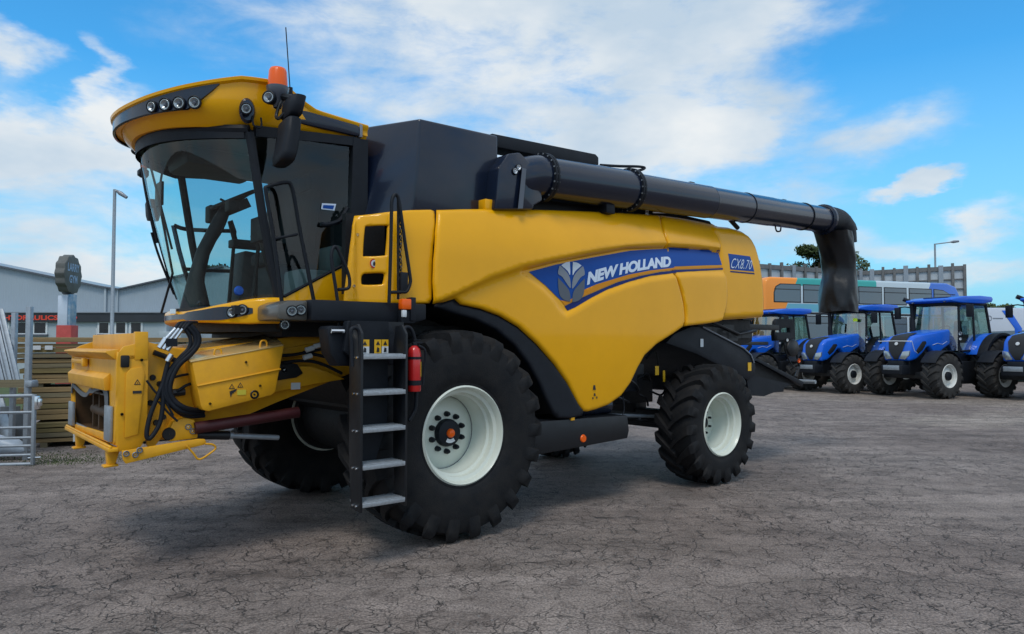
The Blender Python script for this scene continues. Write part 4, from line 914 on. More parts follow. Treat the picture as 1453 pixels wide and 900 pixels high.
g = MB(); p = onv(177, 512, FV0); g.box(p.x-.03, p.x+.03, FV0-.02, FV0, p.z-.05, p.z+.04); g.build('plate_slot', DARK, CH, bevel=.01)
for (x, y) in ((201, 511), (173, 588), (205, 628)):
    p = onv(x, y, FV0-.01); lamp(CH, p, (0, -1, 0), .009, .01, 'plate_bolt', BLKM, BLKM)
# lower side arm
a = [onv(x, y, -.96) for x, y in [(173, 640), (280, 623), (290, 623), (292, 627), (289, 631), (178, 658), (174, 652)]]
g = MB(); g.prism([(p.x, p.z) for p in a], -.975, -.945); arm = g.build('coupling_arm', YEL2, CH, bevel=.004)
for (x, y) in ((179, 644), (192, 645.5), (198, 639)):
    p = onv(x, y, -.976); lamp(arm, p, (0, -1, 0), .019, .012, 'arm_bolt', SILM, STEEL)
g = MB(); g.tube(bez([onv(x, y, -.99) for x, y in [(265, 633), (274, 643), (283, 652), (300, 642), (306, 636), (302, 631), (291, 630)]], 4), .008, 8); g.build('locking_handle', YEL2, arm, ang=60)
# pivot bracket
pts = [(240, 627), (238, 612), (246, 598), (262, 592), (276, 596), (281, 612), (280, 622)]
g = MB(); g.prism([(onv(x, y, -.88).x, onv(x, y, -.88).z) for x, y in pts], -.89, -.72); g.build('pivot_bracket', YEL2, CH, bevel=.01)
p = onv(240, 616, -.89); g = MB(); g.lathe([(.001, -.01), (.045, -.01), (.05, 0)], (p.x, -.885, p.z), 20); g.build('pivot_hole', DARK, CH)
for (x, y) in ((267, 606), (273.5, 612)):
    p = onv(x, y, -.892); lamp(CH, p, (0, -1, 0), .02, .012, 'pivot_bolt', CHR, STEEL)
g = MB(); g.prism([(onv(x, y, -.80).x, onv(x, y, -.80).z) for x, y in [(208, 485), (272, 500), (280, 520), (285, 590), (262, 600), (236, 612), (215, 640), (208, 630)]], -.80, -.74); g.build('inner_side_plate', YEL2, CH, bevel=.004)
for (x, y) in ((217, 536), (227, 545), (222, 600), (232, 592), (214, 572)):
    p = onv(x, y, -.81); g = MB(); g.lathe([(.001, -.02), (.02, -.02), (.024, 0)], (p.x, -.80, p.z), 10); g.build('tensioner_bolt', BLKM, CH)
g = MB(); g.tube([onv(225, 560, -.83), onv(262, 556, -.83)], .03, 8); g.build('tensioner_spring', BLKM, CH)
g = MB(); g.tube([onv(218, 500, -.83), onv(250, 512, -.83)], .02, 8); g.build('tensioner_rod', BLKM, CH)
# drive cover with rib
GV = -1.0
gp = [onv(x, y, GV) for x, y in [(272, 514), (335, 502), (402, 490), (403, 493), (391, 556), (386, 561), (296, 584), (288, 582), (285, 576)]]
g = MB(); g.prism([(p.x, p.z) for p in gp], GV, GV+.22); cov = g.build('drive_cover', YEL2, CH, bevel=.012)
g = MB(); g.tube([onv(280, 548, GV-.002), onv(335, 537, GV-.002), onv(398, 524, GV-.002)], .009, 6); g.build('cover_rib', YEL2, cov)
tp0 = [onv(272, 513.5, GV), onv(402, 490, GV)]
g = MB(); g.hexa([(tp0[0].x-.01, GV-.004, tp0[0].z-.006), (tp0[1].x, GV-.004, tp0[1].z-.006), (tp0[1].x+.1, -.5, tp0[1].z+.09), (tp0[0].x+.02, -.5, tp0[0].z+.09), (tp0[0].x-.01, GV-.004, tp0[0].z+.006), (tp0[1].x, GV-.004, tp0[1].z+.006), (tp0[1].x+.1, -.5, tp0[1].z+.105), (tp0[0].x+.02, -.5, tp0[0].z+.105)]); g.build('cover_top', mat('yellow_with_sky_sheen', (.74, .50, .20), .22, metal=.3, coat=1), cov, bevel=.003)  # sky sheen on the sloping top put into a paler yellow
for (x, y) in ((309, 501), (374, 489)):
    p = onv(x, y+4, GV+.06); g = MB(); g.tube(bez([p+Vector((-.03, 0, 0)), p+Vector((-.02, 0, .05)), p+Vector((.02, 0, .05)), p+Vector((.03, 0, 0))], 4), .008, 6); g.build('lifting_eye', YEL2, cov)
for (x, y) in ((329, 548), (341, 546)):
    p = onv(x, y+4, GV-.003); tri_sticker(p.x, p.z, GV-.003, .024, cov)
p = onv(331, 559, GV-.003); g = MB(); g.add([(p.x-.03, GV-.004, p.z+.02), (p.x+.03, GV-.004, p.z+.04), (p.x+.02, GV-.004, p.z+.02), (p.x-.01, GV-.004, p.z+.0), (p.x-.02, GV-.004, p.z-.03)], [(0, 1, 2, 3, 4)]); g.build('pictogram', STB, cov, smooth=False)
p = onv(342, 557, GV-.003); g = MB(); g.box(p.x-.03, p.x+.04, GV-.004, GV-.002, p.z-.02, p.z+.02); g.build('label', mat('label_lime', (.62, .52, .04), .5), cov, smooth=False)
p = onv(361, 560, GV); lamp(cov, p, (0, -1, 0), .03, .01, 'rubber_bung', BLKM, BLKM)
for (x, y) in ((298, 573), (369, 547.5), (349, 514)):
    p = onv(x, y, GV-.002); lamp(cov, p, (0, -1, 0), .008, .008, 'cover_bolt', BROWN, BLKM)
# lower yellow side strip running back
a = [onv(x, y, -.78) for x, y in [(288, 580), (390, 556), (445, 545), (488, 538), (470, 530), (440, 520), (400, 520), (392, 540)]]
g = MB(); g.prism([(p.x, p.z) for p in a], -.80, -.74); g.build('feeder_side_plate', YEL2, CH, bevel=.004)
a = [onv(x, y, -.74) for x, y in [(393, 497), (440, 488), (486, 482), (486, 500), (440, 505), (400, 508)]]
g = MB(); g.prism([(p.x, p.z) for p in a], -.76, -.70); g.build('feeder_upper_plate', YEL2, CH, bevel=.004)
a_, b_ = onv(413, 553, -.805), onv(426, 543, -.805); g = MB(); g.box(a_.x, b_.x, -.806, -.803, a_.z, b_.z); g.build('maker_plate', STW, CH, smooth=False)
g = MB(); g.prism([(onv(x, y, -.81).x, onv(x, y, -.81).z) for x, y in [(396, 512), (422, 517), (430, 530), (420, 536), (394, 540)]], -.82, -.79); g.build('bearing_plate', DARK, CH, bevel=.008)
p = onv(403.5, 525, -.82); lamp(CH, p, (0, -1, 0), .02, .015, 'bearing_bolt', CHR)
# lift rams
c0, c1 = onv(276, 608, -.90), onv(423, 585, -.90); g = MB(); g.tube([c0, c1], .047, 16); g.build('lift_ram', DRED, CH, ang=60)
c0, c1 = onv(272, 617, -.84), onv(325, 618, -.84); c2_ = onv(395, 621, -.84); g = MB(); g.tube([c0, c1], .036, 12); g.build('ram_body', BLKM, CH); g = MB(); g.tube([c1, c2_], .022, 12); g.tube([c1, onv(330, 618, -.84)], .03, 12); g.build('ram_rod', STEEL, CH)
# hoses
g = MB()
def hose(pts, r_, v0=-.95):
    g.tube(bez([onv(p[0], p[1], v0+(p[2] if len(p) > 2 else 0)) for p in pts], 7), r_*.84, 10)
hose([(270, 462), (280, 474), (281, 488), (270, 503), (252, 520), (241, 546), (245, 566), (262, 579), (288, 584, .1)], .026)
hose([(266, 464), (276, 476), (276, 490), (262, 505), (246, 522), (236, 546), (240, 568), (258, 584), (288, 588, .1)], .022)
hose([(262, 466), (270, 480), (268, 494), (255, 508), (241, 526), (232, 550), (240, 572), (262, 590, .05), (290, 590, .1)], .018)
hose([(240, 510), (235, 528), (231, 548), (231, 575), (226, 602), (213, 622), (208, 616), (213, 590), (224, 562), (231, 545)], .020)
hose([(252, 555), (270, 545), (290, 548, .1)], .014, -.86); hose([(238, 538), (262, 532), (292, 528, .1)], .012, -.86)
hose([(225, 570), (238, 585), (252, 598)], .010); hose([(208, 540), (220, 556), (232, 566), (246, 590)], .010)
g.build('hydraulic_hoses', BLKP, CH, ang=60)
g = MB()
for dx in (0, 5.5, 11):
    g.tube([onv(226+dx, 494+dx*.3, -.97), onv(236+dx, 480+dx*.3, -.97)], .020, 10); g.tube([onv(236+dx, 480+dx*.3, -.97), onv(249+dx*.9, 466+dx*.1, -.97)], .013, 8)
g.tube([onv(237, 513, -.97), onv(243, 503, -.97)], .022, 10); g.build('hose_couplings', CHR, CH, ang=60)
g = MB()
for dx in (0, 5, 10, 14): g.tube(bez([onv(247+dx*.9, 468+dx*.1, -.96), onv(255+dx, 459, -.94), onv(268+dx*.8, 458, -.8)], 4), .014, 8)
g.box(-2.28, -2.2, -1.0, -.9, 1.70, 1.76); g.build('hose_bundle', BLKP, CH, ang=60)
g = MB()
hh_ = [[(395, 505), (420, 503), (450, 497), (480, 490)], [(400, 515), (430, 512), (455, 516), (485, 530)], [(430, 500), (455, 505), (480, 512)]]
for pts in hh_: g.tube(bez([onv(x, y, -.84) for x, y in pts], 5), .014, 8)
g.build('drive_hoses', BLKP, CH, ang=60)
for (x, y) in ((434, 497), (431, 508), (446, 492)):
    p = onv(x, y, -.86); g = MB(); g.tube([p, p+Vector((.07, 0, .02))], .022, 10); g.build('hose_coupling', STW, CH)
g = MB(); a = [onv(x, y, -.4) for x, y in [(336, 483), (400, 465), (420, 468), (350, 486)]]; g.add([tuple(p) for p in a], [(0, 1, 2, 3)]); g.build('reflective_plate', STEEL, CH) if False else None

# ================================================================== REAR: straw hood, chopper, lights
g = MB(); g.prism([(4.0, 2.0), (4.0, 2.35), (5.25, 2.25), (5.35, 1.75), (4.6, 1.6)], -1.15, 1.15); g.build('straw_hood', DARK, CH, bevel=.03)
cp = [(onv(x, y, -1.22).x, onv(x, y, -1.22).z) for x, y in [(943, 487), (955, 474), (980, 463), (997, 464), (1030, 481), (1055, 494), (1068, 506), (1071, 522), (1068, 533), (1060, 540), (1046, 532), (985, 502)]]
g = MB(); g.prism(cp, -1.24, 1.2); cpr = g.build('straw_chopper', BLKP, CH, bevel=.015)
g = MB(); g.tube([onv(x, y, -1.25) for x, y in [(997, 464), (1030, 481), (1055, 494), (1066, 504), (1070, 515)]], .010, 6); g.build('chopper_edge', SILM, cpr)
for (x0, x1, y0, y1, m_) in ((994, 998, 481, 492.5, STW), (1061.5, 1066, 514.5, 526.5, STY)):
    a_, b_ = onv(x0, y1, -1.247), onv(x1, y0, -1.247); g = MB(); g.box(a_.x, b_.x, -1.248, -1.244, a_.z, b_.z); g.build('sticker', m_, cpr, smooth=False)
sp_ = [(onv(x, y, -1.20).x, onv(x, y, -1.20).z) for x, y in [(1060, 540), (1069, 533), (1108, 542), (1122, 545), (1112, 551), (1112, 556), (1098, 557), (1084, 562.5), (1063, 560)]]
g = MB(); g.prism(sp_, -1.2, .9); g.build('spreader_tail', BLKP, CH)
a_ = [onv(x, y, -1.12) for x, y in [(1055, 512), (1072, 512), (1138, 543), (1118, 548), (1100, 553), (1055, 552)]]
g = MB(); g.prism([(p.x, p.z) for p in a_], -1.13, .8); g.build('spreader_housing', DARK, CH)
a_ = [onv(x, y, -1.20) for x, y in [(1072, 512), (1075, 509), (1140, 542), (1138, 548)]]
g = MB(); g.prism([(p.x, p.z) for p in a_], -1.21, -1.15); g.build('tail_arm', BLKP, CH, bevel=.006)
g = MB(); p = onv(1140, 541, -1.0); g.tube([(p.x-.1, -1.25, p.z), (p.x-.1, -.6, p.z)], .03, 8); g.build('tail_roller', STEEL, CH)
g = MB(); a_, b_ = onv(1066, 480, -1.0), onv(1104, 461, -1.0); g.box(4.9, b_.x, -1.02, -.97, a_.z+.12, a_.z+.20); g.box(4.9, b_.x-.1, -.9, -.85, a_.z-.1, a_.z-.05); g.build('rear_bracket', BLKM, CH, bevel=.006)
a_ = [onv(x, y, -.96) for x, y in [(1099, 474), (1101, 456), (1104, 452.5), (1126, 453), (1128, 458), (1128, 482), (1100, 484)]]
fo_ = [(p.x, p.z) for p in a_]; hl = [(onv(x, y, -.96).x, onv(x, y, -.96).z) for x, y in [(1100.5, 471.5), (1100.5, 465.5), (1121, 465.5), (1121.5, 472)]]
panel('rear_light_frame', fo_, lambda u, z: -.96+0*np.asarray(u), .06, BLKP, CH, r=.006, step=.06, holes=[hl])
p = onv(1125, 494, -1.0); g = MB(); g.lathe([(.001, -.02), (.12, -.02), (.135, 0), (.12, .06)], (p.x, -1.0, p.z), 28); g.v = [(p.x+(a-p.x)*1.25, b, c) for a, b, c in g.v]; g.build('work_lamp_cowl', BLKM, CH, ang=60)
p = onv(1117, 482.5, -1.06); lamp(CH, p, (-.3, -1, 0), .026, .03, 'rear_lamp', STW)
p = onv(1133.5, 512, -1.0); lamp(CH, p, (-.2, -1, 0), .036, .02, 'rear_reflector', ORG_L)
g = MB(); g.tube([onv(1130, 500, -.98), onv(1134, 520, -.98), onv(1129, 535, -1.0)], .02, 8); g.tube(bez([onv(x, y, -.98) for x, y in [(1112, 484), (1117, 505), (1125, 520), (1133, 524)]], 4), .012, 6); g.build('lamp_stalk', BLKM, CH)
g = MB()
for k in range(14):
    x = random.uniform(4.0, 5.2); z_ = random.uniform(1.75, 2.05); g.box(x, x+.25, -1.2, -1.1, z_, z_+.08)
g.tube([(4.3, -1.22, 2.0), (4.9, -1.22, 1.85), (5.3, -1.22, 1.9)], .02, 8); g.build('rear_linkage', BLKM, CH)
g = MB(); p = onv(1050, 550, -1.3); g.tube([onv(1049, 543, -1.25), onv(1058, 557, -1.25)], .02, 8); g.build('tail_stay', STEEL, CH)

# fire extinguisher hung behind the handrail
p = onv(588, 495, -1.78)
FE = empty('fire_extinguisher', tuple((Vector(ORG)+p.x*Vector(LV)+(-1.78)*Vector(WV)))[:2]+(1.335,), math.pi/2-TH, label='red fire extinguisher hung behind the harvester ladder handrail', cat='fire extinguisher')
g = MB(); g.lathe([(.001, 0), (.05, 0), (.055, .012), (.055, .30), (.045, .345), (.02, .37), (.001, .37)], n=24, ax='z'); g.build('cylinder', RED, FE, ang=50)
g = MB(); g.lathe([(.018, .36), (.02, .39), (.001, .395)], n=12, ax='z'); g.box(-.02, .07, -.012, .012, .385, .40); g.box(-.01, .06, -.012, .012, .41, .42); g.build('valve', BLKP, FE, bevel=.003)
g = MB(); g.tube(bez([(.02, -.03, .37), (.07, -.05, .33), (.078, -.03, .2), (.07, -.02, .05)], 5), .010, 8); g.build('hose', BLKP, FE, ang=60)
for z0, z1 in ((.05, .09), (.26, .28)): g = MB(); g.lathe([(.058, z0), (.0585, (z0+z1)/2), (.058, z1)], n=24, ax='z'); g.build('strap', BLKP, FE)
g = MB(); vs = [(.0565*math.cos(R(a)), .0565*math.sin(R(a)), z_) for a in range(-60, 30, 10) for z_ in (.12, .24)]; g.add(vs, [(2*i, 2*i+2, 2*i+3, 2*i+1) for i in range(8)]); g.build('label', STY, FE)
# ================================================================== TRACTORS
TT = R(63)
LT = Vector((math.sin(TT), math.cos(TT), 0)); WT = Vector((-math.cos(TT), math.sin(TT), 0))
def set_w(o, f):
    for v_ in o.data.vertices: v_.co.y *= f(v_.co.x, v_.co.z)
def build_tractor():
    T = empty('tractor')
    for s_ in (-1, 1):
        wheel(T, .71, .37, .54, 17, (0, s_*1.02, .71), RIMW, RUB2, dish=.12, hubr=.14, nuts=0, side=s_, fancy=False, lh=.05)
        wheel(T, .95, .49, .64, 18, (2.8, s_*1.02, .95), RIMW, RUB2, dish=.16, hubr=.16, nuts=0, side=s_, fancy=False, lh=.055)
    g = MB(); g.prism([(-.72, 1.16), (-.765, 1.30), (-.745, 1.50), (-.66, 1.79), (-.46, 1.95), (0, 2.04), (1.32, 2.21), (1.32, 1.72), (.95, 1.55), (.62, 1.38), (.42, 1.42), (.25, 1.62), (.10, 1.60), (-.1, 1.42), (-.40, 1.22)], -.50, .50)
    hood = g.build('hood', TBLU, T, bevel=.085, seg=4, ang=50)
    set_w(hood, lambda u, z: float(np.interp(u, [-.8, -.5, 0, 1.3], [.86, .94, .98, 1.04])))
    pth = [(-.752, 1.22, .07), (-.785, 1.32, .13), (-.768, 1.5, .24), (-.685, 1.79, .30), (-.475, 1.97, .29), (-.2, 2.025, .25), (.1, 2.075, .17)]
    g = MB(); vs = []
    for u, z, w_ in pth: vs += [(u, -w_, z), (u, w_, z)]
    g.add(vs, [(2*i, 2*i+1, 2*i+3, 2*i+2) for i in range(len(pth)-1)])
    g.add([(a+.05, b, c-.03) for a, b, c in vs], [(2*i, 2*i+2, 2*i+3, 2*i+1) for i in range(len(pth)-1)])
    gr_ = g.build('grille', mat('grille_black', (.014, .015, .018), .55, noise=.5, nscale=60), T, ang=60)
    g = MB(); g.lathe([(.001, -.02), (.05, -.018), (.058, 0)], n=20, ax='x'); g.xf(Matrix.Translation((-.727, 0, 1.72)) @ Matrix.Rotation(R(18), 4, 'Y')); g.build('badge', STW, gr_)
    for s_ in (-1, 1):
        g = MB(); q = [(-.762, .13, 1.24), (-.768, .33, 1.22), (-.735, .44, 1.34), (-.715, .45, 1.50), (-.775, .25, 1.47)]
        q = [(a-.022, b*s_, c) for a, b, c in q]; q2 = [(a+.06, b, c) for a, b, c in q]; g.add(q+q2, [tuple(range(5)), tuple(range(9, 4, -1))]+[(i, (i+1) % 5, 5+(i+1) % 5, 5+i) for i in range(5)])
        g.build('headlight', LENS, T, bevel=.008)
    g = MB(); g.box(-.55, 1.4, -.34, .34, .72, 1.6); g.box(1.1, 2.4, -.70, .70, .62, 1.42); g.box(2.2, 3.3, -.5, .5, .6, 1.5); g.box(-.3, .3, -.85, .85, .6, .82); g.tube([(0, -.9, .71), (0, .9, .71)], .12, 10)
    g.box(.1, .9, -.44, .44, 1.0, 1.45); g.box(1.25, 2.0, -.92, -.6, .42, 1.15); g.box(1.25, 2.0, .6, .92, .42, 1.15); g.build('chassis', BLKM, T, bevel=.03)
    g = MB(); g.box(-1.0, -.55, -.36, .36, .74, 1.04); g.box(-.8, -.4, -.28, .28, .9, 1.18); g.build('front_hitch', BLKP, T, bevel=.03)
    g = MB(); g.box(-1.02, -.99, -.28, .28, .88, 1.03); g.build('hitch_plate', STEEL, T, bevel=.01)
    for s_ in (-1, 1):     # mudguards
        g = MB(); pts = [(.80*math.cos(R(a)), .71+.80*math.sin(R(a))) for a in range(28, 150, 8)]; p2 = [(x*.965, .71+(z-.71)*.965) for x, z in pts]
        g.prism(pts+p2[::-1], s_*.76, s_*1.26); g.build('front_mudguard', BLKP, T, bevel=.01)
        g = MB(); pts = [(2.8-1.10*math.cos(R(a)), .95+1.12*math.sin(R(a))) for a in range(22, 165, 7)]; p2 = [(2.8+(x-2.8)*.95, .95+(z-.95)*.95) for x, z in pts]
        g.prism(pts+p2[::-1], s_*.60, s_*1.08); g.prism([(1.9, 1.4), pts[2], pts[5], pts[8], (2.8, 1.5)], s_*.60, s_*.68); fo = g.build('rear_mudguard', TBLU, T, bevel=.02)
        g = MB(); pts = [(2.8-1.115*math.cos(R(a)), .95+1.135*math.sin(R(a))) for a in range(18, 165, 7)]; p2 = [(2.8+(x-2.8)*.90, .95+(z-.95)*.90) for x, z in pts]
        g.prism(pts+p2[::-1], s_*1.06, s_*1.36); g.build('mudguard_flare', BLKP, fo, bevel=.02)
    # cab
    for s_ in (-1, 1):
        g = MB(); V0, V1 = s_*.80, s_*.74
        g.tube([(1.26, V0, 1.45), (1.29, V0, 2.2), (1.38, V1, 3.06)], .038, 8); g.tube([(2.12, V0, 1.5), (2.14, V1, 3.06)], .035, 8); g.tube([(3.0, V0, 2.0), (2.85, V1, 3.06)], .045, 8)
        g.tube([(1.35, V0, 1.48), (2.12, V0, 1.50), (2.45, V0, 1.95), (3.0, V0, 2.02)], .035, 8); g.build('cab_pillar', BLKP, T, ang=60)
        g = MB(); g.add([(1.26, V0, 1.5), (2.12, V0, 1.5), (2.13, V1, 3.04), (1.38, V1, 3.04), (1.29, V0, 2.2)], [(0, 1, 2, 3, 4)]); g.build('door_glass', TGL, T, smooth=False)
        g = MB(); g.add([(2.12, V0, 1.52), (2.45, V0, 1.96), (3.0, V0, 2.04), (2.85, V1, 3.04), (2.14, V1, 3.04)], [(0, 1, 2, 3, 4)]); g.build('side_glass', TGL, T, smooth=False)
    g = MB(); n_ = 9; vs = []
    for k in range(n_):
        t = -1+2*k/(n_-1); b_ = .10*(1-t*t); vs += [(1.26-b_, .80*t, 1.5), (1.29-b_, .80*t, 2.2), (1.38-b_, .74*t, 3.05)]
    g.add(vs, [(3*k+j, 3*k+j+1, 3*k+j+4, 3*k+j+3) for k in range(n_-1) for j in range(2)]); g.build('windscreen', TGL, T, ang=80)
    g = MB(); g.add([(2.98, -.78, 2.04), (2.98, .78, 2.04), (2.85, .72, 3.04), (2.85, -.72, 3.04)], [(0, 1, 2, 3)]); g.build('rear_window', TGL, T, smooth=False)
    g = MB(); g.prism([(.98, 3.10), (.92, 3.14), (.96, 3.19), (1.5, 3.28), (2.4, 3.32), (3.05, 3.30), (3.12, 3.22), (3.05, 3.12), (2.6, 3.06), (1.3, 3.06)], -.90, .90)
    rf_ = g.build('cab_roof', TBLU, T, bevel=.045, seg=3, ang=50); set_w(rf_, lambda u, z: float(np.interp(u, [.9, 1.2, 3.1], [.88, 1.0, .95])))
    g = MB(); g.box(1.15, 2.9, -.78, .78, 3.0, 3.07); g.build('roof_lining', BLKP, T, bevel=.01)
    g = MB(); g.prism([(1.3, 3.285), (2.2, 3.335), (2.2, 3.315), (1.3, 3.255)], -.42, .42); g.build('roof_hatch', mat('roof_hatch', (.03, .05, .10), .2, coat=.5), T, bevel=.005)
    for s_ in (-.55, .55):
        lamp(T, (.955, s_, 3.125), (-1, 0, -.1), .045, .03)
    g = MB(); g.box(2.25, 2.65, -.27, .27, 1.75, 1.9); g.prism([(2.6, 1.85), (2.72, 1.85), (2.8, 2.5), (2.7, 2.52)], -.25, .25); g.build('seat', SEAT, T, bevel=.04)
    g = MB(); g.tube([(1.55, 0, 1.5), (1.75, 0, 2.2)], .07, 8); g.xf(Matrix()); g.tube([(1.75+.15*math.cos(a*math.pi/8), .19*math.sin(a*math.pi/8), 2.22+.10*math.cos(a*math.pi/8)) for a in range(16)], .018, 6, closed=True); g.box(1.4, 1.62, -.3, .3, 1.5, 2.2); g.build('steering_wheel', DARK, T)
    g = MB(); g.tube(bez([(1.15, .66, 1.5), (1.15, .70, 2.3), (1.15, .72, 2.95), (1.12, .78, 3.15), (.98, .92, 3.26)], 6), [.085]*8+[.07]*17, 14); g.build('exhaust_stack', BLKP, T, ang=60)
    for s_ in (-1, 1):
        g = MB(); g.tube([(1.25, s_*.76, 2.95), (1.18, s_*1.0, 3.0), (1.15, s_*1.22, 2.98)], .022, 8); g.box(1.10, 1.19, s_*1.15 if s_ > 0 else -1.35, 1.35 if s_ > 0 else -1.15, 2.58, 2.98); g.build('mirror', BLKP, T, bevel=.03)
        g = MB(); g.tube([(1.28, s_*.82, 2.0), (1.2, s_*.92, 2.0)], .02, 6); g.build('lamp_bracket', BLKP, T)
        lamp(T, (1.14, s_*.93, 2.05), (-1, 0, 0), .06, .08); lamp(T, (1.14, s_*.93, 1.88), (-1, 0, 0), .045, .05, 'indicator_lamp', STW)
    g = MB(); g.box(1.3, 1.36, -.78, .78, 2.99, 3.07); g.build('cab_header', BLKP, T, bevel=.01)
    for s_ in (-1, 1):
        g = MB(); g.prism([(-.42, 1.50), (-.12, 1.80), (.16, 1.82), (.02, 1.66), (-.12, 1.52), (-.34, 1.40)], s_*.455, s_*.488 if s_ > 0 else -.488); g.build('side_vent', DARK, T, bevel=.01)
    g = MB(); pts = [(-.2, 1.66), (.55, 1.56), (.75, 1.72)]
    for s_ in (-1, 1): g.tube([(a, s_*.512, b) for a, b in [(.35, 1.68), (.6, 1.74), (.85, 1.70), (1.1, 1.80)]], .008, 6)
    g.build('hood_stripe', SIL, T)
    return T
TR = build_tractor()
def place_tractor(o, root, lab, sc=1.0):
    o.location = root; o.rotation_euler = (0, 0, math.pi/2-TT); o.scale = (sc,)*3
    tag(o, lab, 'tractor', 'blue tractors parked in a row')
r3 = Vector((13.05, 24.0, 0))
tr2, tr1, tr4 = copy_tree(TR), copy_tree(TR), copy_tree(TR)
place_tractor(TR, r3, 'blue tractor with a thin white bar across its nose, right of the hanging spout')
place_tractor(tr2, Vector((11.22, 26.3, 0)), 'blue tractor with lime green stickers in its windscreen, under the hanging black spout', .95)
place_tractor(tr1, Vector((8.75, 27.9, 0)), 'furthest blue tractor, seen behind the tail of the harvester', .93)
place_tractor(tr4, Vector((16.0, 22.6, 0)), 'blue tractor cut off by the right edge of the photo, nose and exhaust showing')
g = MB(); g.tube([(-.85, -.62, 1.80), (-.87, 0, 1.81), (-.85, .55, 1.80)], .014, 8); g.tube([(-.85, -.62, 1.80), (-.7, -.60, 1.5), (-.3, -.45, 1.4)], .01, 6); g.build('nose_bar', STW, TR)
for (y, z) in ((-.45, 2.72), (-.42, 2.02)):
    g = MB(); g.box(1.13, 1.14, y-.09, y+.09, z-.06, z+.06); g.build('windscreen_sticker', HIV, tr2, smooth=False)

# ================================================================== DOUBLE DECKER BUS
def livery():
    m = mat('bus_livery', (.5, .6, .66), .3, coat=.5); nt = m.node_tree; n = nt.nodes; L_ = nt.links; b = n['Principled BSDF']
    tc = n.new('ShaderNodeTexCoord'); sp = n.new('ShaderNodeSeparateXYZ'); L_.new(tc.outputs['Object'], sp.inputs[0])
    def step(val, thr, gt=True):
        q = n.new('ShaderNodeMath'); q.operation = 'GREATER_THAN' if gt else 'LESS_THAN'; L_.new(val, q.inputs[0]); q.inputs[1].default_value = thr; return q.outputs[0]
    def mul(a, c):
        q = n.new('ShaderNodeMath'); q.operation = 'MULTIPLY'; L_.new(a, q.inputs[0]); L_.new(c, q.inputs[1]); return q.outputs[0]
    sk_ = n.new('ShaderNodeMath'); sk_.operation = 'MULTIPLY_ADD'; L_.new(sp.outputs['Z'], sk_.inputs[0]); sk_.inputs[1].default_value = -.55; L_.new(sp.outputs['X'], sk_.inputs[2]); sx = sk_.outputs[0]
    def mixc(base, col, fac):
        q = n.new('ShaderNodeMix'); q.data_type = 'RGBA'; L_.new(fac, q.inputs['Factor'])
        if isinstance(base, tuple): q.inputs['A'].default_value = (*base, 1)
        else: L_.new(base, q.inputs['A'])
        q.inputs['B'].default_value = (*col, 1); return q.outputs['Result']
    c = mixc((.50, .60, .66), (.02, .36, .33), mul(step(sp.outputs['X'], 6.3, False), step(sp.outputs['Z'], 3.95)))
    c = mixc(c, (.12, .42, .55), mul(step(sp.outputs['Z'], 3.22, False), step(sp.outputs['Z'], 2.9)))
    c = mixc(c, (.02, .13, .55), step(sx, 7.35))
    c = mixc(c, (.95, .30, .015), step(sx, -.55, False))
    L_.new(c, b.inputs['Base Color']); return m
BA = at(1085.5, 480, 31.2); BB = at(1369, 480, 35.4); bl_ = Vector((BB.x-BA.x, BB.y-BA.y)); blen = bl_.length; bang = math.atan2(bl_.y, bl_.x)
BUS = empty('double_decker_bus', (BA.x, BA.y, 0), bang, label='double decker bus in orange, teal, white and blue parked behind the tractors', cat='bus')
BUS.scale = (1, 1, 1.075)
g = MB(); g.prism([(0, .35), (0, 3.9), (.08, 4.15), (.3, 4.28), (blen-1.1, 4.30), (blen-.5, 4.16), (blen-.12, 3.6), (blen, 2.6), (blen, .35)], 0, 2.5); g.build('body', livery(), BUS, bevel=.10, seg=3, ang=50)
BWIN = mat('bus_window', (.05, .085, .115), .06, coat=1, spec=1); 
def bwin(x0, x1, z0, z1, nm='window', cut=None):
    g = MB(); pl = [(x0, z0), (x1, z0), (x1, z1), (x0, z1)] if cut is None else cut
    g.prism(pl, -.012, .03); w_ = g.build(nm, STB, BUS, bevel=.006)
    g = MB(); cx, cz = (x0+x1)/2, (z0+z1)/2; g.prism([(cx+(a-cx)*.94, cz+(b-cz)*.9) for a, b in pl], -.016, .0); g.build('pane', BWIN, w_, smooth=False)
    g = MB(); g.box(x0+.03, x1-.03, -.022, -.012, z0+(z1-z0)*.68, z0+(z1-z0)*.68+.03); g.build('vent_bar', STB, w_, smooth=False)
ws = [(.42, 1.70), (1.80, 3.05), (3.15, 4.45), (4.55, 5.78), (5.88, 7.1), (7.22, 8.5), (8.6, 9.85)]
for k, (x0, x1) in enumerate(ws):
    sc_ = blen/10.35; x0 *= sc_; x1 *= sc_
    bwin(x0, x1, 3.26, 4.02, cut=None if 0 < k < 6 else ([(x0, 3.26), (x1, 3.26), (x1, 4.02), (x0+.35, 4.02), (x0+.1, 3.9), (x0, 3.65)] if k == 0 else [(x0, 3.5), (x1-.15, 3.45), (x1-.35, 3.8), (x1-.8, 3.98), (x0, 4.02)]))
    if 0 < k: bwin(x0, x1, 1.75, 2.75)
g = MB(); g.box(.5, blen-.3, -.014, .02, 2.80, 2.88); g.build('trim_strip', STB, BUS, smooth=False)
for x in (2.2, 7.6):
    g = MB(); g.lathe([(.001, -.05), (.25, -.05), (.28, -.02), (.48, -.02), (.5, .02), (.5, .25), (.001, .25)], (x, .04, .5), 28); g.build('wheel', RUB, BUS, ang=50)

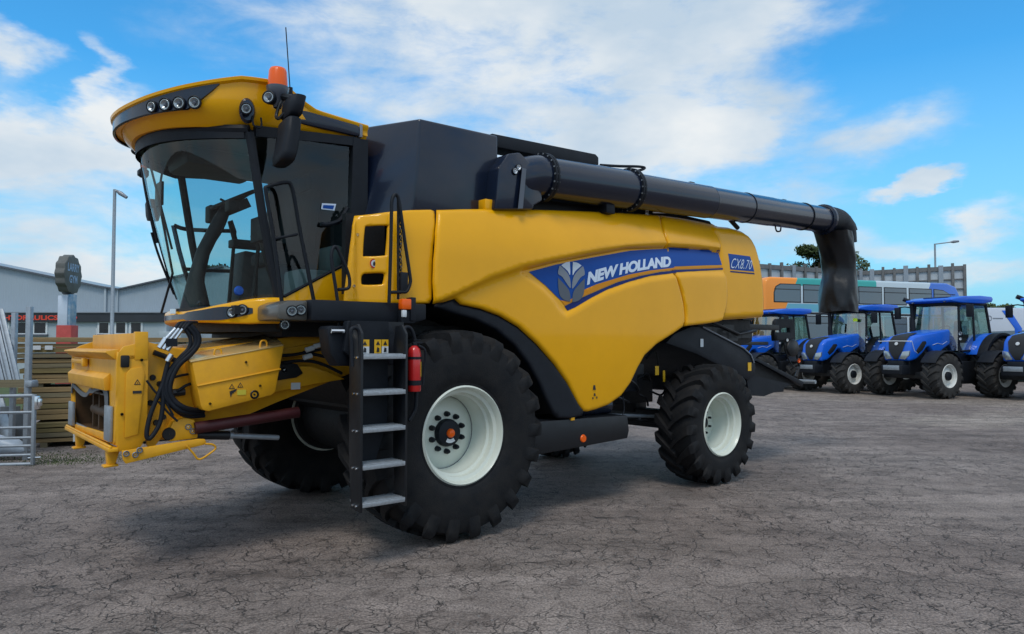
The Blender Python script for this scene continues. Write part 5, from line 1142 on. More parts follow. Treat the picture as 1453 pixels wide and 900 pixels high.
# white coach far right
COA = empty('coach', tuple(at(1388, 480, 32.4))[:2]+(0,), .1, label='white coach with a blue sweep, low behind the right-hand tractors', cat='coach')
g = MB(); g.prism([(0, .4), (-.05, 2.6), (.15, 3.15), (.4, 3.32), (8.6, 3.34), (9, 3.0), (9, .4)], 0, 2.5); g.build('body', mat('coach_white', (.55, .60, .68), .35, coat=.4, noise=.05), COA, bevel=.08)
g = MB(); g.prism([(.3, 1.55), (.25, 2.25), (2.9, 2.35), (8.8, 2.35), (8.8, 1.55)], -.012, .05); g.build('window_band', BWIN, COA, bevel=.01)
g = MB(); g.prism([(1.15, 3.2), (1.55, 3.2), (2.1, 2.4), (1.95, 1.6), (1.75, 1.6), (1.75, 2.4)], -.018, .02); g.build('blue_sweep', TBLU, COA, bevel=.005)
g = MB(); g.lathe([(.09, -.014), (.12, -.014)], (.55, 0, 2.85), 20); g.box(.72, 1.2, -.014, 0, 2.83, 2.87); g.build('round_emblem', SILM, COA)
# low brown brick building at far right
LBD = empty('brick_building', tuple(at(1366, 480, 52))[:2]+(0,), .05, label='low brown brick building behind the coach at the right edge', cat='building')
g = MB(); g.box(0, 14, 0, 6, 0, 2.9); g.build('wall', mat('brown_brick', (.12, .085, .07), .9, noise=.3, nscale=3), LBD)
g = MB(); g.prism([(-.3, 2.85), (14.3, 2.85), (14.3, 3.05), (-.3, 3.05)], -.3, 6.3); g.build('roof', SILM, LBD)
for k in range(5):
    g = MB(); g.box(.8+k*2.4, 2.3+k*2.4, -.03, .02, 1.0, 2.2); g.build('window', BWIN, LBD, bevel=.02)

# ================================================================== STEEL SCREENS
GALV = mat('weathered_steel_sheet', (.55, .60, .64), .5, metal=.2, noise=.35, nscale=1.2)
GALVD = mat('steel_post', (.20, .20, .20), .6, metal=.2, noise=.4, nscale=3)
def screen(pa, Ya, pb, Yb, za, zb, n_, lab):
    A = at(pa, 480, Ya); B = at(pb, 480, Yb); d = Vector((B.x-A.x, B.y-A.y)); Ln = d.length
    T = empty('steel_screen', (A.x, A.y, 0), math.atan2(d.y, d.x), label=lab, cat='screen', group='tall steel screens behind the bus')
    for k in range(n_):
        x0, x1 = Ln*k/n_+.04, Ln*(k+1)/n_-.04; z0 = za+(zb-za)*k/n_; z1 = za+(zb-za)*(k+1)/n_
        g = MB(); g.prism([(x0, .2), (x1, .2), (x1, z1-.12), (x0, z0-.12)], .06, .10)
        g.build('sheet', GALV, T, smooth=False)
    for k in range(n_+1):
        x = Ln*k/n_; z = za+(zb-za)*k/n_+(.05 if k % 2 else .15)
        g = MB(); w_ = .07 if k % 3 else .12; g.box(x-w_, x+w_, -.07, .06, 0, z); g.build('post', GALVD if k % 3 else STEEL, T)
    for f_ in (.0, .34, .68):
        g = MB(); g.prism([(0, za-.12-f_-.14), (Ln, zb-.12-f_-.14), (Ln, zb-.02-f_), (0, za-.02-f_)] if f_ == 0 else [(0, za-f_*1.6-.26), (Ln, zb-f_*1.6-.26), (Ln, zb-f_*1.6-.2), (0, za-f_*1.6-.2)], -.03, .055); g.build('rail', GALVD, T, smooth=False)
screen(1076, 40, 1222, 43, 6.12, 6.02, 9, 'left steel screen of upright sheets, behind the bus and the hanging spout')
screen(1192, 44, 1371, 41.5, 6.05, 6.18, 11, 'right steel screen of upright sheets, rising above the bus to the right of the spout')

# ================================================================== STREET LAMPS
def street_lamp(px, Y, ztop, arm_px, arm_py, lab, r_=.085):
    b = at(px, 488, Y); T = empty('street_lamp', (b.x, b.y, 0), 0, label=lab, cat='street lamp')
    g = MB(); g.tube([(0, 0, 0), (0, 0, 1.5), (0, 0, 1.55), (0, 0, ztop)], [r_*1.3, r_*1.3, r_, r_*.8], 10); g.build('column', STEEL, T, ang=60)
    a = at(arm_px, arm_py, Y)-Vector((b.x, b.y, 0)); g = MB(); g.tube([(0, 0, ztop-.03), (a.x, a.y, a.z)], r_*.5, 8); g.build('arm', STEEL, T)
    d = Vector((a.x, a.y, a.z-ztop)).normalized(); g = MB(); e = a+d*.45
    g.tube([a-d*.1, a+d*.1, a+d*.45], [.05, .10, .07], 10); g.build('lantern', SILM, T, bevel=0)
street_lamp(158.5, 32, zof(269, 0, 32), 168, 272.5, 'tall street lamp with a short arm, in front of the grey workshop')
street_lamp(1329.5, 50, zof(346, 0, 50), 1351, 343.5, 'street lamp with a long rising arm, above the right steel screen', .075)

# ================================================================== TREES
def leafmat(name, c1, c2):
    m = mat(name, c1, .6, noise=1, nscale=1.5, dirt=c2, spec=.3); return m
LF1 = leafmat('oak_leaves', (.07, .10, .025), (.03, .05, .014)); LF2 = leafmat('pine_needles', (.035, .06, .03), (.018, .034, .02)); BARK = mat('bark', (.10, .08, .06), .9, noise=.5, bump=.5)
def tree(loc, ht, rad, n_, lab, lm=LF1, leaf=.16, trunk=.25, base=.35, clumps=16, squash=.62, seed=1):
    rnd = random.Random(seed); T = empty('tree', loc, 0, label=lab, cat='tree')
    cz = ht*(1+base)/2; g = MB(); g.tube([(0, 0, 0), (.1, 0, ht*base*.6), (0, .1, ht*base*1.1), (.1, .1, ht*.85)], [trunk*1.4, trunk, trunk*.7, trunk*.12], 10)
    cs = []
    for k in range(clumps):
        a = rnd.uniform(0, 2*math.pi); rr = rad*(.25+.65*rnd.random()**.6); z = cz+(ht*(1-base)/2)*rnd.uniform(-.9, .85)
        f_ = math.sqrt(max(.1, 1-((z-cz)/(ht*(1-base)/2))**2)); c = Vector((math.cos(a)*rr*f_, math.sin(a)*rr*f_, z)); s_ = rad*rnd.uniform(.22, .42); cs.append((c, s_))
        g.tube([(0, 0, ht*base+(z-ht*base)*.25), (c.x*.5, c.y*.5, z-(z-ht*base)*.3), tuple(c)], [trunk*.4, trunk*.22, .02], 6)
    g.build('trunk', BARK, T, ang=60)
    vs = []; fs = []
    for k in range(n_):
        c, s_ = cs[rnd.randrange(clumps)]
        d = Vector((rnd.gauss(0, 1), rnd.gauss(0, 1), rnd.gauss(0, 1))).normalized()*s_*(.55+.5*rnd.random()); d.z *= squash
        p = c+d; a = Vector((rnd.gauss(0, 1), rnd.gauss(0, 1), rnd.gauss(0, 1))).normalized()*leaf*rnd.uniform(.5, 1.2); b = a.orthogonal().normalized()*leaf*.55
        i = len(vs); vs += [p-a, p+b, p+a, p-b]; fs.append((i, i+1, i+2, i+3))
    g = MB(); g.add(vs, fs); g.build('crown', lm, T, smooth=False)
b = at(1163, 488, 60); tree((b.x, b.y, 0), 9.9, 3.2, 9000, 'broad oak crown rising behind the steel screen and the hanging spout', leaf=.20, clumps=26, seed=4)
b = at(1409, 488, 85); tree((b.x, b.y, 0), 6.6, 2.9, 3000, 'dark rounded tree on the skyline behind the white coach', leaf=.25, clumps=14, seed=6)
b = at(1181, 488, 70); tree((b.x-2, b.y, 0), 8.2, 1.2, 800, 'small bush top showing over the steel screen left of the oak', leaf=.16, clumps=8, seed=8)
b = at(352, 488, 44); tree((b.x, b.y, 0), 7.2, 2.6, 9000, 'pine tree seen through the glass of the harvester cab', LF2, leaf=.16, trunk=.2, base=.3, clumps=34, squash=.4, seed=5)
# hedge / verge seen in the gaps
b = at(250, 488, 36)
HG = tag(None or (lambda: (lambda g: g)(MB()))() and empty('hedge', (b.x, b.y, 0), 0), 'dark green hedge beyond the timber, seen under the cab', 'hedge')
rnd = random.Random(3); vs = []; fs = []
for k in range(9000):
    p = Vector((rnd.uniform(0, 14), rnd.uniform(-.6, .6), rnd.random()**.7*1.75)); a = Vector((rnd.gauss(0, 1), rnd.gauss(0, 1), rnd.gauss(0, 1))).normalized()*.14; bb_ = a.orthogonal().normalized()*.08; i = len(vs); vs += [p-a, p+bb_, p+a, p-bb_]; fs.append((i, i+1, i+2, i+3))
g = MB(); g.add(vs, fs); g.box(.1, 13.9, -.4, .4, 0, 1.4); g.build('foliage', LF1, HG, smooth=False)

# ================================================================== WORKSHOP BUILDING (left)
WY = 35.
def wx(px): return (px-CX)/F*WY
def wz(py): return zof(py, 0, WY)
CLAD = mat('blue_grey_cladding', (.34, .41, .47), .55, noise=.12, nscale=.6)
nt = CLAD.node_tree; wv = nt.nodes.new('ShaderNodeTexWave'); wv.inputs['Scale'].default_value = 2.4; wv.bands_direction = 'X'; tcc = nt.nodes.new('ShaderNodeTexCoord'); bpn = nt.nodes.new('ShaderNodeBump'); bpn.inputs['Strength'].default_value = .25; bpn.inputs['Distance'].default_value = .04
nt.links.new(tcc.outputs['Object'], wv.inputs['Vector']); nt.links.new(wv.outputs['Fac'], bpn.inputs['Height']); nt.links.new(bpn.outputs['Normal'], nt.nodes['Principled BSDF'].inputs['Normal'])
LWALL = mat('pale_render', (.40, .46, .50), .7, noise=.08)
WB = empty('workshop_building', (0, WY, 0), 0, label='blue grey workshop with two gables, dark fascia and red lettering', cat='building')
X = wx
g = MB(); g.prism([(X(-260), 0), (X(-260), wz(420)), (X(-170), wz(345)), (X(130), wz(405)), (X(148), wz(407.5)), (X(300), wz(374)), (X(312), wz(378)), (X(312), 0)], 1.2, 5)
g.build('wall', CLAD, WB, smooth=False)
g = MB(); g.prism([(X(-175), wz(343.5)), (X(126), wz(403.5)), (X(126), wz(405.8)), (X(-175), wz(345.8))], 1.0, 5.1); g.prism([(X(126), wz(403.5)), (X(150), wz(407)), (X(150), wz(408.8)), (X(126), wz(405.8))], 1.0, 5.1); g.prism([(X(150), wz(407)), (X(302), wz(373.2)), (X(302), wz(375.6)), (X(150), wz(408.8))], 1.0, 5.1); g.build('roof_edge', SILD, WB, smooth=False)
g = MB(); g.box(X(-260), X(236), 0, 1.2, 0, wz(457)); g.box(X(236), X(262), .6, 1.2, 0, wz(457)); g.build('office_wall', LWALL, WB, smooth=False)
g = MB(); g.box(X(-260), X(234), -.15, 1.25, wz(457), wz(444.5)); g.box(X(234), X(266), .5, 1.25, wz(457.5), wz(446.5)); fas = g.build('fascia', mat('fascia_dark', (.03, .035, .045), .5, noise=.3, nscale=1), WB, smooth=False)
g = MB(); g.box(X(-260), X(237), -.2, 1.3, wz(444.5), wz(443.2)); g.build('fascia_capping', SILM, WB, smooth=False)
lx0, lx1, lz0, lz1 = X(-40), X(112), wz(454.5), wz(447.8)
textobj('lettering', 'Y HYDRAULICS LTD', lambda a, b: (X(-4)+(lx1-X(-4))*a, -.17, lz0+(lz1-lz0)*b), mat('red_letters', (.75, .06, .03), .5), fas, bold=.035)
for (x0, x1) in ((-60, -30), (-22, 14), (22, 45), (47, 68), (139, 157), (163, 181), (184, 203)):
    g = MB(); g.box(X(x0), X(x1), -.05, .1, wz(474.5), wz(457.3)); wn = g.build('window', STW, WB, smooth=False)
    g = MB(); g.box(X(x0)+.09, X(x1)-.09, -.06, -.02, wz(472.8), wz(458.2)); g.build('pane', mat('office_glass', (.02, .022, .026), .15, noise=.5, nscale=2), wn, smooth=False)
for (x0, x1) in ((-60, 69), (137, 205)):
    g = MB(); g.box(X(x0), X(x1), -.12, .1, wz(476.8), wz(474.6)); g.build('sill', SILD, WB, smooth=False)
g = MB(); g.box(X(128.5), X(131.5), 1.08, 1.2, wz(444), wz(405.5)); g.box(X(147), X(148.5), 1.1, 1.2, wz(444), wz(407)); g.build('downpipe', LWALL, WB, smooth=False)
g = MB(); g.box(X(231.5), X(262), -.4, .5, wz(485), wz(470.8)); g.build('meter_box', LWALL, WB, bevel=.02)

# ================================================================== OCTAGONAL TOTEM SIGN
b = at(95, 488, 24); TS = empty('pylon_sign', (b.x, b.y, 0), 0, label='grey notched disc sign on a white and red pedestal behind the timber', cat='sign')
sc_ = 24/F
def sz(py): return zof(py, 0, 24)
g = MB(); g.box(-10.5*sc_, 10.5*sc_, -.2, .2, 0, sz(462)); g.build('red_base', mat('faded_red', (.52, .07, .06), .6, noise=.3, nscale=3), TS, bevel=.01)
g = MB(); g.box(-9.5*sc_, 4*sc_, -.18, .18, sz(462), sz(420)); g.build('white_panel', mat('sign_white', (.58, .66, .78), .5, noise=.1), TS, bevel=.01)
g = MB(); g.box(4*sc_, 8*sc_, -.16, .18, sz(462), sz(418)); g.build('side_panel', mat('sign_blue', (.05, .22, .40), .5, noise=.4, nscale=5, dirt=(.45, .5, .55)), TS, bevel=.01)
cz = sz(390); hr = 27.5*sc_
pts = []
for k in range(48):
    a = 2*math.pi*k/48; rr = hr*(1.0+.045*math.cos(12*a)); pts.append((rr*math.cos(a), rr*math.sin(a)))
g = MB(); g.prism(pts, -.15, .15, ax='x'); M_ = Matrix.Translation((0, 0, cz)) @ Matrix.Rotation(R(8), 4, 'Z'); g.xf(M_); ds = g.build('notched_disc', mat('sign_grey', (.12, .125, .12), .6, noise=.3, nscale=4), TS, bevel=.02)
for txt, zo in (('LARRY', .10), ('GYM', -.28)):
    def mp(a, b, zo=zo, w_=(.62 if txt == 'LARRY' else .42)): return tuple(M_ @ Vector((.157, (a-.5)*w_*1.35, zo+b*.26)))
    textobj('lettering', txt, mp, mat('pale_blue_letters', (.28, .40, .58), .5), ds, bold=.03)

# ================================================================== TIMBER STACK
WD = [mat('timber_'+c, col, .85, noise=1, nscale=3.5, dirt=d, bump=.4, bscale=20) for c, col, d in (('green', (.26, .20, .08), (.13, .10, .045)), ('tan', (.36, .25, .12), (.19, .13, .06)), ('grey', (.24, .20, .12), (.12, .10, .06)))]
for w_ in WD:      # long grain
    nt = w_.node_tree; tn = [n for n in nt.nodes if n.type == 'TEX_NOISE'][0]; mp_ = nt.nodes.new('ShaderNodeMapping'); mp_.inputs['Scale'].default_value = (.25, 6, 9); tc_ = [n for n in nt.nodes if n.type == 'TEX_COORD'][0]
    nt.links.new(tc_.outputs['Object'], mp_.inputs[0]); nt.links.new(mp_.outputs[0], tn.inputs['Vector'])
SA = at(21, 480, 12.1); SB_ = at(333, 480, 13.6); sd = Vector((SB_.x-SA.x, SB_.y-SA.y)); SL = sd.length; sa_ = math.atan2(sd.y, sd.x)
def bundle(z0, layers, th, off, dy, lab, depth=1.2, x1=None, strap=False):
    T = empty('timber_bundle', (SA.x-math.sin(sa_)*-0+0, SA.y, 0), sa_, label=lab, cat='timber bundle')
    for k in range(layers):
        n_ = 1
        g = MB(); e = random.uniform(-.06, .10); z = z0+k*th
        g.box(off+e, (x1 or SL)+random.uniform(-.1, .1), dy+random.uniform(-.012, .02), dy+depth, z+.004, z+th-random.choice((.006, .010, .016)))
        g.build('board', WD[random.randrange(3)], T, bevel=.004, smooth=False)
    if strap:
        for x in (off+.62, off+2.3):
            g = MB(); g.box(x, x+.03, dy-.018, dy-.014, z0-.0, z0+layers*th+.004); g.box(x, x+.03, dy-.018, dy+depth, z0+layers*th, z0+layers*th+.004); g.build('strap', STW, T, smooth=False)
    return T
for k in range(3):
    g = MB(); g.box(0, .1, 0, 1.2, 0, .1)
BR = empty('timber_bearer', (SA.x, SA.y, 0), sa_, label='low timber bearers lying on the ground under the stack', cat='bearer'); g = MB()
for x in (.4, 1.8, 3.2): g.box(x, x+.1, -.1, 1.1, 0, .08)
g.build('bearer', WD[2], BR, smooth=False)
bundle(.08, 4, .082, .25, -.12, 'lowest timber bundle, bound with a white strap, nearest the ground', strap=True, x1=SL*.8)
bundle(.44, 6, .092, .05, .08, 'middle timber bundle between the strapped bundle and the dark gap')
BR2 = empty('timber_batten', (SA.x, SA.y, 0), sa_, label='dark battens in the gap between the middle and upper timber bundles', cat='batten'); g = MB()
for x in (.3, 1.7, 3.0): g.box(x, x+.1, .12, 1.2, .992, 1.05)
g.build('batten', WD[2], BR2, smooth=False)
ub = bundle(1.05, 8, .086, .05, .08, 'upper timber bundle behind the yellow feeder, tagged with a white card')
bundle(1.745, 1, .10, .0, .05, 'top layer of timber boards lying on the upper bundle')
g = MB(); g.box(.25, .36, .04, .05, 1.62, 1.69); g.box(.42, .53, .04, .05, 1.62, 1.69); g.build('tag_card', STW, ub, smooth=False)

# steel rack posts, leaning sheets, gate, wrapped sack
def boxpost(px0, px1, py0, py1, Y, lab, name='steel_post', cat='post', z0=None):
    a = at(px0, 480, Y); b = at(px1, 480, Y); T = MB(); T.box(a.x, b.x, Y, Y+.08, 0 if z0 is None else z0, zof(py0, 0, Y)); o = T.build(name, STEEL, None, bevel=.005); tag(o, lab, cat); return o
boxpost(35.5, 42, 435, 640, 10.9, 'tall galvanised steel post with a collar, left of the timber stack')
pc = MB(); a = at(34, 550, 10.85); b = at(45, 540, 10.85); pc.box(a.x, b.x, 10.85, 11.02, a.z, b.z); tag(pc.build('post_collar', STEEL, None, bevel=.02), 'flared steel collar round the tall post', 'collar')
boxpost(15, 20.5, 444, 640, 11.3, 'thinner steel post behind the leaning sheets at the left edge')
rb_ = MB(); a = at(-40, 552, 11.0); b = at(36, 541, 11.0); rb_.box(a.x, b.x, 11.0, 11.25, a.z+.02, b.z+.02); rb_.build('rack_shelf', WD[2], None); tag(bpy.data.objects['rack_shelf'], 'wooden rack shelf carrying the leaning steel sheets', 'shelf')
for k, (px, lab) in enumerate(((-26, 'leftmost leaning steel sheet, mostly outside the picture'), (-14, 'second leaning steel sheet from the left edge'), (-3, 'third leaning steel sheet from the left edge'), (8, 'front leaning steel sheet next to the tall post'))):
    g = MB(); Y = 10.98+.03*k; p0, p1, p2, p3 = at(px+6, 541, Y), at(px+20, 541, Y), at(px-4, 438, Y+.4), at(px-18, 438, Y+.4); t_ = Vector((0, .025, 0))
    g.hexa([p0, p1, p1+t_, p0+t_, p3, p2, p2+t_, p3+t_]); g.tube([p0.lerp(p1, .5)-Vector((0, .01, 0)), p3.lerp(p2, .5)-Vector((0, .01, 0))], .018, 6)
    tag(g.build('steel_sheet', STEEL, None, bevel=.004), lab, 'steel sheet', 'steel sheets leaning on the rack')
for k, (x0, x1, xt, lab) in enumerate(((-20, 4, -42, 'lower steel board leaning behind the gate, cut off by the left edge'), (6, 26, -16, 'lower steel board leaning behind the gate, nearest the timber'))):
    g = MB(); Y = 11.2+.1*k; p0, p1, p2, p3 = at(x0, 638, Y), at(x1, 638, Y), at(xt+18, 560, Y+.3), at(xt, 560, Y+.3); t_ = Vector((0, .03, 0)); g.hexa([p0, p1, p1+t_, p0+t_, p3, p2, p2+t_, p3+t_]); tag(g.build('steel_board', STEEL, None, bevel=.004), lab, 'steel board', 'steel boards behind the gate')
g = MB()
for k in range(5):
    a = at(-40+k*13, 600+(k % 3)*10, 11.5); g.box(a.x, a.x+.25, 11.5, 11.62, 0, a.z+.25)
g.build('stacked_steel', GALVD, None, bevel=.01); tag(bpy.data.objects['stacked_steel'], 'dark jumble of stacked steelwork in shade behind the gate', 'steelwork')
# gate
GY = 10.45
GT = empty('field_gate', (at(53, 480, GY).x, GY, 0), 0, label='galvanised seven bar gate standing at the left edge', cat='gate')
def gx(px): return at(px, 480, GY).x-at(53, 480, GY).x
def gz(py): return zof(py, 0, GY)
g = MB()
bars = [561.5, 585, 606.5, 621, 632.5, 645.5, 658.5]
g.box(gx(48.5), gx(53), -.025, .025, gz(660), gz(560)); g.build('stile', STEEL, GT, bevel=.006)
for py in bars:
    g = MB(); g.tube([(gx(49), 0, gz(py)), (gx(-70), -.12, gz(py+1.5))], .020 if py not in (561.5, 658.5) else .026, 10); g.build('bar', STEEL, GT, ang=60)
g = MB(); a = gx(54); g.box(a, a+.07, -.03, .03, gz(576), gz(566)); g.box(a, a+.035, -.05, .05, gz(581), gz(562)); g.build('latch', CHR, GT, bevel=.006)
g = MB(); g.tube([(gx(44), 0, gz(650)), (gx(62), 0, gz(649))], .012, 6); g.build('drop_bolt', CHR, GT)
a = at(14, 640, 10.95); me_ = MB(); rings = []
for k in range(9):
    t = k/8; rr = math.sin(math.pi*min(1, max(.04, t)))**.5; rings.append([(a.x-.55+t*.85, 10.95+.16*rr*math.cos(2*math.pi*j/16), .14+.02*rr+(.14*rr+.015*math.sin(5*j+k*2))*math.sin(2*math.pi*j/16)+(.12*(1-t))) for j in range(16)])
me_.rings(rings); tag(me_.build('wrapped_sack', mat('silver_plastic', (.45, .52, .60), .35, noise=.3, bump=.6, bscale=8), None, ang=50), 'silver plastic wrapped bundle slumped behind the gate', 'sack')
# thin poles standing behind the timber
for (px, y0, lab) in ((136.5, 466, 'thin white rod standing up behind the timber, above the yellow feeder frame'), (186, 465, 'thin dark rod standing up behind the timber near the workshop windows')):
    b = at(px, 488, 13.9); g = MB(); g.tube([(b.x, b.y, 0), (b.x, b.y, zof(y0, 0, 13.9))], .008, 6); tag(g.build('marker_rod', STW if px < 150 else SILD, None), lab, 'rod')
b = at(318.5, 488, 15); g = MB(); g.tube([(b.x, b.y, 0), (b.x, b.y, zof(472, 0, 15))], .012, 6); tag(g.build('marker_post', STW, None), 'thin white post on the grass seen under the cab', 'post')

# ================================================================== GROUND
def groundmat():
    m = bpy.data.materials.new('old_asphalt'); m.use_nodes = True; nt = m.node_tree; n = nt.nodes; L_ = nt.links; b = n['Principled BSDF']; b.inputs['Specular IOR Level'].default_value = .35
    tc = n.new('ShaderNodeTexCoord')
    def noise(s_, d=6, r_=.6, vec=None, dist=0):
        t = n.new('ShaderNodeTexNoise'); t.inputs['Scale'].default_value = s_; t.inputs['Detail'].default_value = d; t.inputs['Roughness'].default_value = r_; t.inputs['Distortion'].default_value = dist
        L_.new(vec or tc.outputs['Object'], t.inputs['Vector']); return t
    def ramp(src, p0, c0, p1, c1):
        r_ = n.new('ShaderNodeValToRGB'); e = r_.color_ramp.elements; e[0].position = p0; e[1].position = p1; e[0].color = (*c0, 1); e[1].color = (*c1, 1); L_.new(src, r_.inputs['Fac']); return r_.outputs['Color']
    def mix(a, b_, f_, mode='MIX'):
        q = n.new('ShaderNodeMix'); q.data_type = 'RGBA'; q.blend_type = mode
        for s_, v in (('A', a), ('B', b_)):
            if isinstance(v, tuple): q.inputs[s_].default_value = (*v, 1)
            else: L_.new(v, q.inputs[s_])
        if isinstance(f_, float): q.inputs['Factor'].default_value = f_
        else: L_.new(f_, q.inputs['Factor'])
        return q.outputs['Result']
    big = noise(.28, 5, .6, dist=.4); mid = noise(1.7, 7, .65); agg = noise(60, 3, .75); agg2 = noise(22, 4, .75)
    c = ramp(big.outputs['Fac'], .35, (.232, .190, .168), .65, (.325, .278, .250))
    c = mix(c, ramp(mid.outputs['Fac'], .30, (.50, .49, .49), .62, (1, 1, 1)), .8, 'MULTIPLY')
    c = mix(c, ramp(agg.outputs['Fac'], .34, (.30, .29, .29), .66, (1.7, 1.68, 1.65)), .85, 'MULTIPLY')
    c = mix(c, ramp(agg2.outputs['Fac'], .28, (.5, .5, .5), .5, (1, 1, 1)), .6, 'MULTIPLY')
    vp = n.new('ShaderNodeTexVoronoi'); vp.inputs['Scale'].default_value = 16; L_.new(tc.outputs['Object'], vp.inputs['Vector']); pit = ramp(vp.outputs['Distance'], .10, (.35, .34, .34), .22, (1, 1, 1)); c = mix(c, pit, .7, 'MULTIPLY')
    dk = noise(4.2, 6, .7, dist=.6); c = mix(c, ramp(dk.outputs['Fac'], .36, (.48, .46, .46), .47, (1, 1, 1)), .75, 'MULTIPLY')
    # wheel-worn streaks running across the yard
    mpg = n.new('ShaderNodeMapping'); mpg.inputs['Rotation'].default_value = (0, 0, R(-12)); mpg.inputs['Scale'].default_value = (.35, 2.6, 1); L_.new(tc.outputs['Object'], mpg.inputs[0])
    st = noise(.9, 6, .62, mpg.outputs[0]); c = mix(c, ramp(st.outputs['Fac'], .36, (.72, .70, .69), .66, (1.22, 1.22, 1.24)), .8, 'MULTIPLY')
    pm = noise(.13, 2, .4, dist=1.2); pf = ramp(pm.outputs['Fac'], .56, (0, 0, 0), .575, (1, 1, 1)); c = mix(c, mix(c, (1.18, 1.20, 1.16), 1.0, 'MULTIPLY'), pf)
    # cracks
    wn = noise(3.0, 4, .6); add = n.new('ShaderNodeVectorMath'); add.operation = 'MULTIPLY_ADD'; L_.new(wn.outputs['Color'], add.inputs[0]); add.inputs[1].default_value = (.35, .35, 0); L_.new(tc.outputs['Object'], add.inputs[2])
    def crack(sc, w_, lo, hi):
        v = n.new('ShaderNodeTexVoronoi'); v.feature = 'DISTANCE_TO_EDGE'; v.inputs['Scale'].default_value = sc; L_.new(add.outputs[0], v.inputs['Vector'])
        r_ = n.new('ShaderNodeMapRange'); r_.inputs['From Min'].default_value = 0; r_.inputs['From Max'].default_value = w_; r_.inputs['To Min'].default_value = 1; r_.inputs['To Max'].default_value = 0; L_.new(v.outputs['Distance'], r_.inputs['Value'])
        mk = noise(.45, 3, .5, dist=.2); mr = n.new('ShaderNodeMapRange'); mr.inputs['From Min'].default_value = lo; mr.inputs['From Max'].default_value = hi; L_.new(mk.outputs['Fac'], mr.inputs['Value'])
        mk2 = noise(5, 3, .6); mr2 = n.new('ShaderNodeMapRange'); mr2.inputs['From Min'].default_value = .35; mr2.inputs['From Max'].default_value = .6; L_.new(mk2.outputs['Fac'], mr2.inputs['Value'])
        q = n.new('ShaderNodeMath'); q.operation = 'MULTIPLY'; L_.new(r_.outputs[0], q.inputs[0]); L_.new(mr.outputs[0], q.inputs[1])
        q2 = n.new('ShaderNodeMath'); q2.operation = 'MULTIPLY'; L_.new(q.outputs[0], q2.inputs[0]); L_.new(mr2.outputs[0], q2.inputs[1]); return q2.outputs[0]
    k1 = crack(2.9, .015, .30, .44); k2 = crack(8.0, .032, .38, .52)
    mx = n.new('ShaderNodeMath'); mx.operation = 'MAXIMUM'; L_.new(k1, mx.inputs[0]); L_.new(k2, mx.inputs[1])
    c = mix(c, (.022, .020, .020), mx.outputs[0])
    L_.new(c, b.inputs['Base Color'])
    rr = n.new('ShaderNodeMapRange'); rr.inputs['To Min'].default_value = .62; rr.inputs['To Max'].default_value = .95; L_.new(st.outputs['Fac'], rr.inputs['Value']); L_.new(rr.outputs[0], b.inputs['Roughness'])
    s1 = n.new('ShaderNodeMath'); s1.operation = 'MULTIPLY_ADD'; L_.new(mx.outputs[0], s1.inputs[0]); s1.inputs[1].default_value = -1.6; L_.new(agg.outputs['Fac'], s1.inputs[2])
    s2 = n.new('ShaderNodeMath'); s2.operation = 'MULTIPLY_ADD'; L_.new(mid.outputs['Fac'], s2.inputs[0]); s2.inputs[1].default_value = 2.0; L_.new(s1.outputs[0], s2.inputs[2])
    bp = n.new('ShaderNodeBump'); bp.inputs['Strength'].default_value = .9; bp.inputs['Distance'].default_value = .012; L_.new(s2.outputs[0], bp.inputs['Height']); L_.new(bp.outputs['Normal'], b.inputs['Normal'])
    return m
g = MB(); n_ = 64
vs = [(0, 20, 0)]+[(r_*math.cos(2*math.pi*k/n_), 20+r_*math.sin(2*math.pi*k/n_), 0) for r_ in (60, 900) for k in range(n_)]
g.add(vs, [(0, 1+k, 1+(k+1) % n_) for k in range(n_)]+[(1+k, 1+n_+k, 1+n_+(k+1) % n_, 1+(k+1) % n_) for k in range(n_)])
tag(g.build('ground', groundmat(), None, smooth=False), kind='structure')
# verge of grass beyond the yard
GR = mat('verge_grass', (.075, .115, .03), .9, noise=1, nscale=3, dirt=(.04, .06, .02), bump=.5, bscale=30)
g = MB(); g.add([(-40, 17.5, .004), (-1.5, 17.5, .004), (6, 33.5, .004), (60, 33.5, .004), (60, 200, .004), (-40, 200, .004)], [(0, 1, 2, 3, 4, 5)]); tag(g.build('grass_verge', GR, None, smooth=False), kind='structure')
rnd = random.Random(11); vs = []; fs = []
def blades(n_, fx, hgt):
    for _ in range(n_):
        x, y = fx(); h_ = hgt*rnd.uniform(.4, 1.2); a = rnd.uniform(0, 6.28); w_ = .006; dx, dy = math.cos(a)*w_, math.sin(a)*w_; lx, ly = rnd.gauss(0, h_*.4), rnd.gauss(0, h_*.4)
        i = len(vs); vs.extend([(x-dx, y-dy, 0), (x+dx, y+dy, 0), (x+lx, y+ly, h_)]); fs.append((i, i+1, i+2))
gp_ = ground(88, 655)
blades(900, lambda: (gp_.x+rnd.gauss(0, .32), gp_.y+rnd.gauss(0, .18)), .022)
blades(1200, lambda: (rnd.uniform(-9, -5.2), 11.2+rnd.gauss(0, .25)), .035)
gp2 = ground(1285, 541); blades(2500, lambda: (gp2.x+rnd.uniform(-2.5, 6), gp2.y+1.5+rnd.gauss(0, .5)), .10)
g = MB(); g.add(vs, fs); tag(g.build('grass_tufts', GR, None, smooth=False), 'short green tufts growing at the foot of the gate, timber and tractors', 'grass', kind='stuff')
